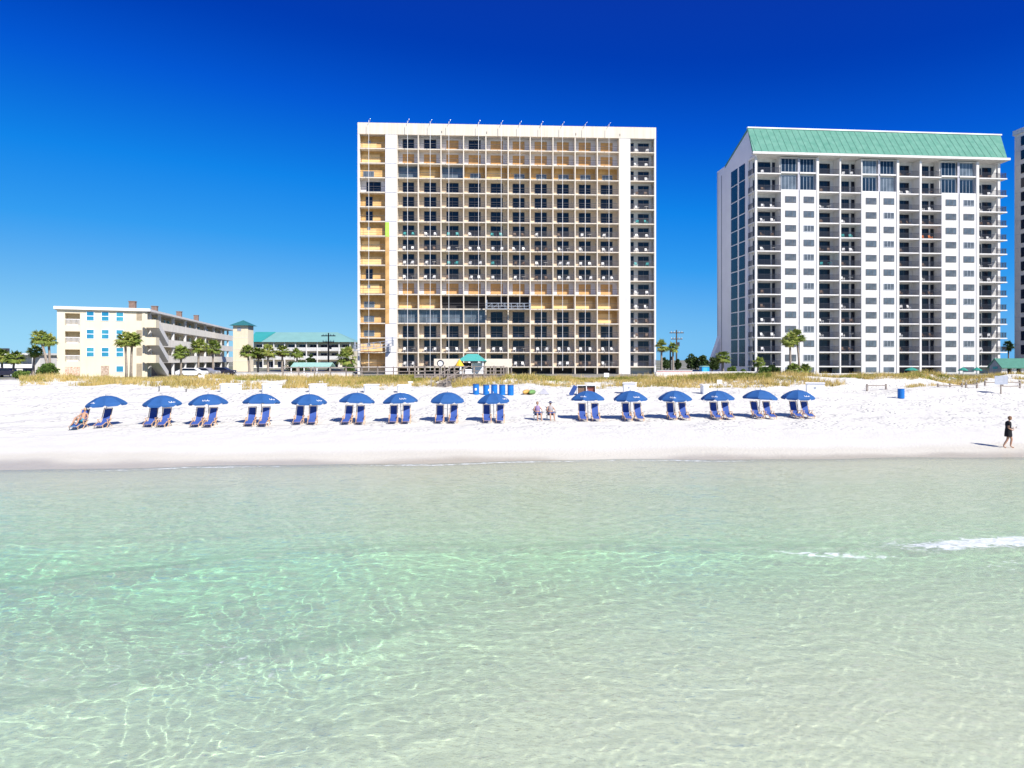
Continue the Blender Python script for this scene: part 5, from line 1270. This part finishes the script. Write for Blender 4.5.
# ================================================================ people
skin = mat('skin', (.46, .26, .17), rough=.6, var=.05, scale=8); hairb = mat('brown_hair', (.20, .11, .06), rough=.6); hairl = mat('blond_hair', (.50, .36, .20), rough=.6)
def skinned(name, chains, m, parent, root_first=True, sub=2):
    """chains: list of lists of (x,y,z,r); a chain may start with an int index into the vertices already placed"""
    V = []; E_ = []; Rr = []
    for ch in chains:
        prev = None
        for it in ch:
            if isinstance(it, int): prev = it; continue
            V.append(it[:3]); Rr.append(it[3]); i = len(V) - 1
            if prev is not None: E_.append((prev, i))
            prev = i
    me_ = bpy.data.meshes.new(name); me_.from_pydata(V, E_, []); me_.materials.append(m)
    o_ = link(name, me_, parent); md = o_.modifiers.new('skin', 'SKIN'); md.use_smooth_shade = True
    sv_ = me_.skin_vertices[0].data
    for i, r_ in enumerate(Rr): sv_[i].radius = (r_, r_) if not isinstance(r_, tuple) else r_; sv_[i].use_root = i == 0
    s2 = o_.modifiers.new('sub', 'SUBSURF'); s2.levels = sub; s2.render_levels = sub
    return o_
def head(parent, c, tilt=0, hair=hairb, long_=False, face=-1):
    b = MB(); prof = []
    for i in range(13):
        t_ = math.pi * i / 12; prof.append((max(.001, .078 * math.sin(t_) * (1 - .12 * (t_ / math.pi))), .115 * math.cos(t_)))
    b.lathe(prof, 16); 
    b.v = [(x, y * 1.15, z) for x, y, z in b.v]
    b.quadlist([(-.014, -.085, -.02), (.014, -.085, -.02), (0, -.085, .03), (0, -.112, -.018)], [(0, 1, 3), (1, 2, 3), (2, 0, 3), (0, 2, 1)])
    for s_ in (-1, 1): b.box(s_ * .078 - .006, s_ * .078 + .006, -.015, .02, -.025, .03)
    h_ = b.build('head', skin, parent, c, smooth=True)
    q_ = MB()
    for s_ in (-1, 1): q_.lathe([(0, .008), (.008, 0), (0, -.008)], 6, (s_ * .03, -.082, .012))
    q_.box(-.022, .022, -.088, -.08, -.052, -.046); q_.build('eyes_and_mouth', mat('face_dark', (.12, .04, .03)), h_)
    q_ = MB(); prof = [(.001, .132), (.05, .118), (.078, .08), (.088, .03), (.086, -.02 if not long_ else -.06), (.07, -.05 if not long_ else -.16)]
    q_.lathe(prof, 16); q_.v = [(x, max(y * 1.18 + .022, -.055 if z < .07 else -9), z) for x, y, z in q_.v]; q_.build('hair', hair, h_, smooth=True)
    return h_
def hand(w_, fwd, up_, s=1.0):
    """chains for palm + five fingers from wrist point along fwd"""
    w_ = Vector(w_); f = Vector(fwd).normalized(); u_ = Vector(up_).normalized(); sd_ = f.cross(u_).normalized(); ch = []
    for k, (o, l) in enumerate(((-.028, .062), (-.010, .072), (.010, .068), (.028, .055))):
        a = w_ + f * .075 + sd_ * o; b = a + f * l * .55 - u_ * .008; c = b + f * l * .4 - u_ * .022
        ch.append([(*(w_ + f * .03 + sd_ * o * .6), .014), (*a, .010), (*b, .009), (*c, .007)])
    a = w_ + f * .02 + sd_ * -.03; b = a + f * .035 - sd_ * .025; c = b + f * .03 - sd_ * .008; ch.append([(*(w_ + f * .015), .014), (*a, .011), (*b, .009), (*c, .008)])
    return ch
# --- walker in black at the right
X_ = wx(1008.5, 38.6); Y_ = 38.6; g = gz(X_, Y_)
rt = empty('person', (X_, Y_, g), R(62), 'person in a loose black outfit walking barefoot along the waterline, looking down', 'person')
body = [[(0, 0, .90, .125), (0, 0, 1.05, .115), (0, .0, 1.22, .125), (0, -.01, 1.36, .10), (0, -.02, 1.44, .052), (0, -.035, 1.50, .05)],
        [0, (.085, .0, .86, .095), (.09, -.16, .48, .062), (.09, -.12, .26, .055), (.09, -.10, .09, .036), (.09, -.20, .035, .034), (.09, -.27, .025, .025)],
        [0, (-.085, .0, .86, .095), (-.09, .05, .47, .062), (-.09, .16, .27, .055), (-.09, .24, .10, .036), (-.09, .17, .035, .034), (-.09, .10, .025, .025)],
        [3, (.16, 0, 1.37, .058), (.22, .01, 1.10, .043), (.17, -.20, 1.06, .034), (.12, -.27, 1.09, .026)],
        [3, (-.16, 0, 1.37, .058), (-.22, .03, 1.10, .043), (-.17, -.16, .98, .034), (-.12, -.24, 1.03, .026)]]
skinned('body', body, skin, rt)
for w_, f_ in (((.12, -.27, 1.09), (-.4, -.8, .3)), ((-.12, -.24, 1.03), (.4, -.8, .4))):
    for ch in hand(w_, f_, (0, 0, 1)): pass
skinned('hand', hand((.12, -.27, 1.09), (-.4, -.8, .3), (0, 0, 1)), skin, rt, sub=1); skinned('hand', hand((-.12, -.24, 1.03), (.4, -.8, .4), (0, 0, 1)), skin, rt, sub=1)
h_ = head(rt, (0, -.07, 1.60), hair=hairb); h_.rotation_euler = (R(24), 0, 0)
blk = mat('black_cloth', (.012, .012, .016), rough=.9)
b = MB(); b.lathe([(.25, .62), (.255, .72), (.225, .95), (.19, 1.12), (.21, 1.28), (.19, 1.40), (.10, 1.46), (.06, 1.47)], 18); b.v = [(x, y * .72 + .01, z) for x, y, z in b.v]; b.build('dress', blk, rt, smooth=True)
b = MB()
for s_ in (-1, 1): b.tube([(s_ * .14, 0, 1.39), (s_ * .20, .01, 1.24), (s_ * .225, .01, 1.14)], [.075, .075, .07], 10, False)
b.build('sleeves', blk, rt, smooth=True)
MB().box(-.035, .035, -.35, -.34, 1.08, 1.20).build('phone', black, rt)
# --- sunbather on the leftmost chair, knees up
cx, cy, cz, rzc = bather
rt = empty('person', (cx, cy, cz - .03), rzc, 'sunbather in blue shorts reclining with knees raised, left end', 'person')
body = [[(0, .02, .47, .13), (0, .16, .62, .125), (0, .27, .80, .135), (0, .35, .93, .10), (0, .39, 1.02, .05), (0, .42, 1.08, .05)],
        [0, (.10, -.03, .45, .095), (.13, -.42, .78, .062), (.13, -.62, .52, .052), (.12, -.75, .36, .036), (.12, -.85, .33, .032)],
        [0, (-.10, -.03, .45, .095), (-.13, -.40, .74, .062), (-.13, -.66, .50, .052), (-.12, -.84, .36, .036), (-.12, -.94, .33, .032)],
        [3, (.18, .33, .92, .055), (.33, .15, .72, .042), (.33, -.10, .66, .032), (.33, -.16, .66, .026)],
        [3, (-.18, .33, .92, .055), (-.34, .12, .74, .042), (-.25, -.15, .72, .032), (-.2, -.22, .74, .026)]]
skinned('body', body, skin, rt); head(rt, (0, .43, 1.19), hair=hairl).rotation_euler = (R(8), 0, 0)
skinned('hand', hand((.33, -.16, .66), (0, -1, 0), (0, 0, 1)), skin, rt, sub=1); skinned('hand', hand((-.2, -.22, .74), (.3, -1, 0), (0, 0, 1)), skin, rt, sub=1)
aq = mat('aqua_cloth', (.03, .32, .48), rough=.85); b = MB(); b.tube([(0, .10, .55), (0, .0, .47), (0, -.06, .47)], [.15, .16, .15], 14)
for s_ in (-1, 1): b.tube([(s_ * .09, .0, .46), (s_ * .12, -.24, .64)], [.115, .098], 12)
b.build('shorts', aq, rt, smooth=True)
tw = MB().box(-.24, .24, -.9, -.1, .0, .02).build('beach_towel', aq, None, (cx, cy, cz + .31)); tw.rotation_euler = (R(8), 0, rzc); tag(tw, 'aqua towel on the lounge chair under the sunbather', 'towel')

# --- two people in folding chairs, centre
def camp(px, pf, shirt, lab, clab, hat, sc_=1.0, rz=0, chaircol=None):
    Y_ = 50
    for _ in range(8): X_ = wx(px, Y_); g = gz(X_, Y_); Y_ = .5 * Y_ + .5 * (CH - g) * F / (pf - HZ)
    ct = empty('folding_chair', (X_, Y_, g), R(rz), clab, 'folding chair', 'folding chairs of the seated couple')
    b = MB(); b.quadlist([(-.26, -.22, .40), (.26, -.22, .40), (.25, .22, .34), (-.25, .22, .34)], [(0, 1, 2, 3)]); b.build('seat', chaircol, ct)
    b = MB(); b.quadlist([(-.26, .22, .36), (.26, .22, .36), (.27, .40, .92), (-.27, .40, .92)], [(0, 1, 2, 3)]); b.build('backrest', chaircol, ct)
    for s_ in (-1, 1):
        for (a, b_) in (((s_ * .28, -.28, 0), (s_ * .28, .25, .55)), ((s_ * .28, .34, 0), (s_ * .28, -.22, .58)), ((s_ * .28, .2, .3), (s_ * .28, .42, .95))): MB().bar(a, b_, .03).build('leg', galv, ct)
        MB().box(s_ * .28 - .035, s_ * .28 + .035, -.28, .3, .58, .61).build('armrest', steeld, ct)
    rt = empty('person', (X_, Y_, g), R(rz), lab, 'person')
    body = [[(0, .10, .48, .13), (0, .15, .66, .125), (0, .19, .82, .13), (0, .21, .95, .10), (0, .21, 1.03, .05), (0, .20, 1.09, .05)],
            [0, (.10, .02, .48, .09), (.13, -.36, .50, .062), (.14, -.42, .26, .052), (.14, -.44, .08, .035), (.15, -.54, .035, .032)],
            [0, (-.10, .02, .48, .09), (-.13, -.36, .50, .062), (-.14, -.44, .26, .052), (-.14, -.48, .08, .035), (-.15, -.58, .035, .032)],
            [3, (.18, .20, .94, .055), (.29, .10, .72, .042), (.24, -.16, .68, .032), (.20, -.22, .68, .026)],
            [3, (-.18, .20, .94, .055), (-.29, .10, .72, .042), (-.24, -.16, .66, .032), (-.20, -.22, .66, .026)]]
    skinned('body', body, skin, rt); head(rt, (0, .18, 1.20), hair=hairb)
    skinned('hand', hand((.20, -.22, .68), (-.2, -1, 0), (0, 0, 1)), skin, rt, sub=1); skinned('hand', hand((-.20, -.22, .66), (.2, -1, 0), (0, 0, 1)), skin, rt, sub=1)
    b = MB(); b.lathe([(.17, .46), (.175, .6), (.165, .75), (.185, .9), (.12, 1.01), (.06, 1.04)], 16, (0, .17, 0)); b.v = [(x, .17 + (y - .17) * .85, z) for x, y, z in b.v]; b.build('shirt', shirt, rt, smooth=True)
    b = MB()
    for s_ in (-1, 1): b.tube([(s_ * .08, .06, .49), (s_ * .125, -.25, .52)], [.12, .10], 10)
    b.build('shorts', mat('shorts_blue', (.06, .10, .28)), rt, smooth=True)
    if hat: MB().lathe([(.001, .15), (.07, .14), (.095, .06), (.20, .03), (.2, .02), (.0, .03)], 16).build('hat', hat, rt, (0, .18, 1.22))
    return X_, Y_, g
camp(538, 420.5, mat('lilac_shirt', (.27, .20, .36)), 'seated person in a lilac shirt, left one of the couple', 'folding chair under the person in lilac', None, rz=12, chaircol=mat('chair_blue', (.10, .28, .50)))
camp(551, 420.5, mat('pale_shirt', (.36, .33, .33)), 'seated person in a pale shirt and dark hat, right one of the couple', 'folding chair under the person in the dark hat', mat('dark_hat', (.10, .11, .18)), rz=10, chaircol=mat('chair_grey', (.25, .28, .34)))

# small things: pole stub in sand
for (px, pf, h_, lab) in ((159, 392.8, .45, 'thin grey stake in the sand behind the second umbrella'), (186, 393, .25, 'short stump in the sand behind the third umbrella')):
    Y_ = 66; x = wx(px, Y_); g = gz(x, Y_); b = MB().tube([(0, 0, -.1), (.02, 0, h_)], [.05, .04], 7); b.box(-.09, .1, -.02, .02, h_ - .06, h_); tag(b.build('sand_stake', steeld, None, (x, Y_, g)), lab, 'stake')
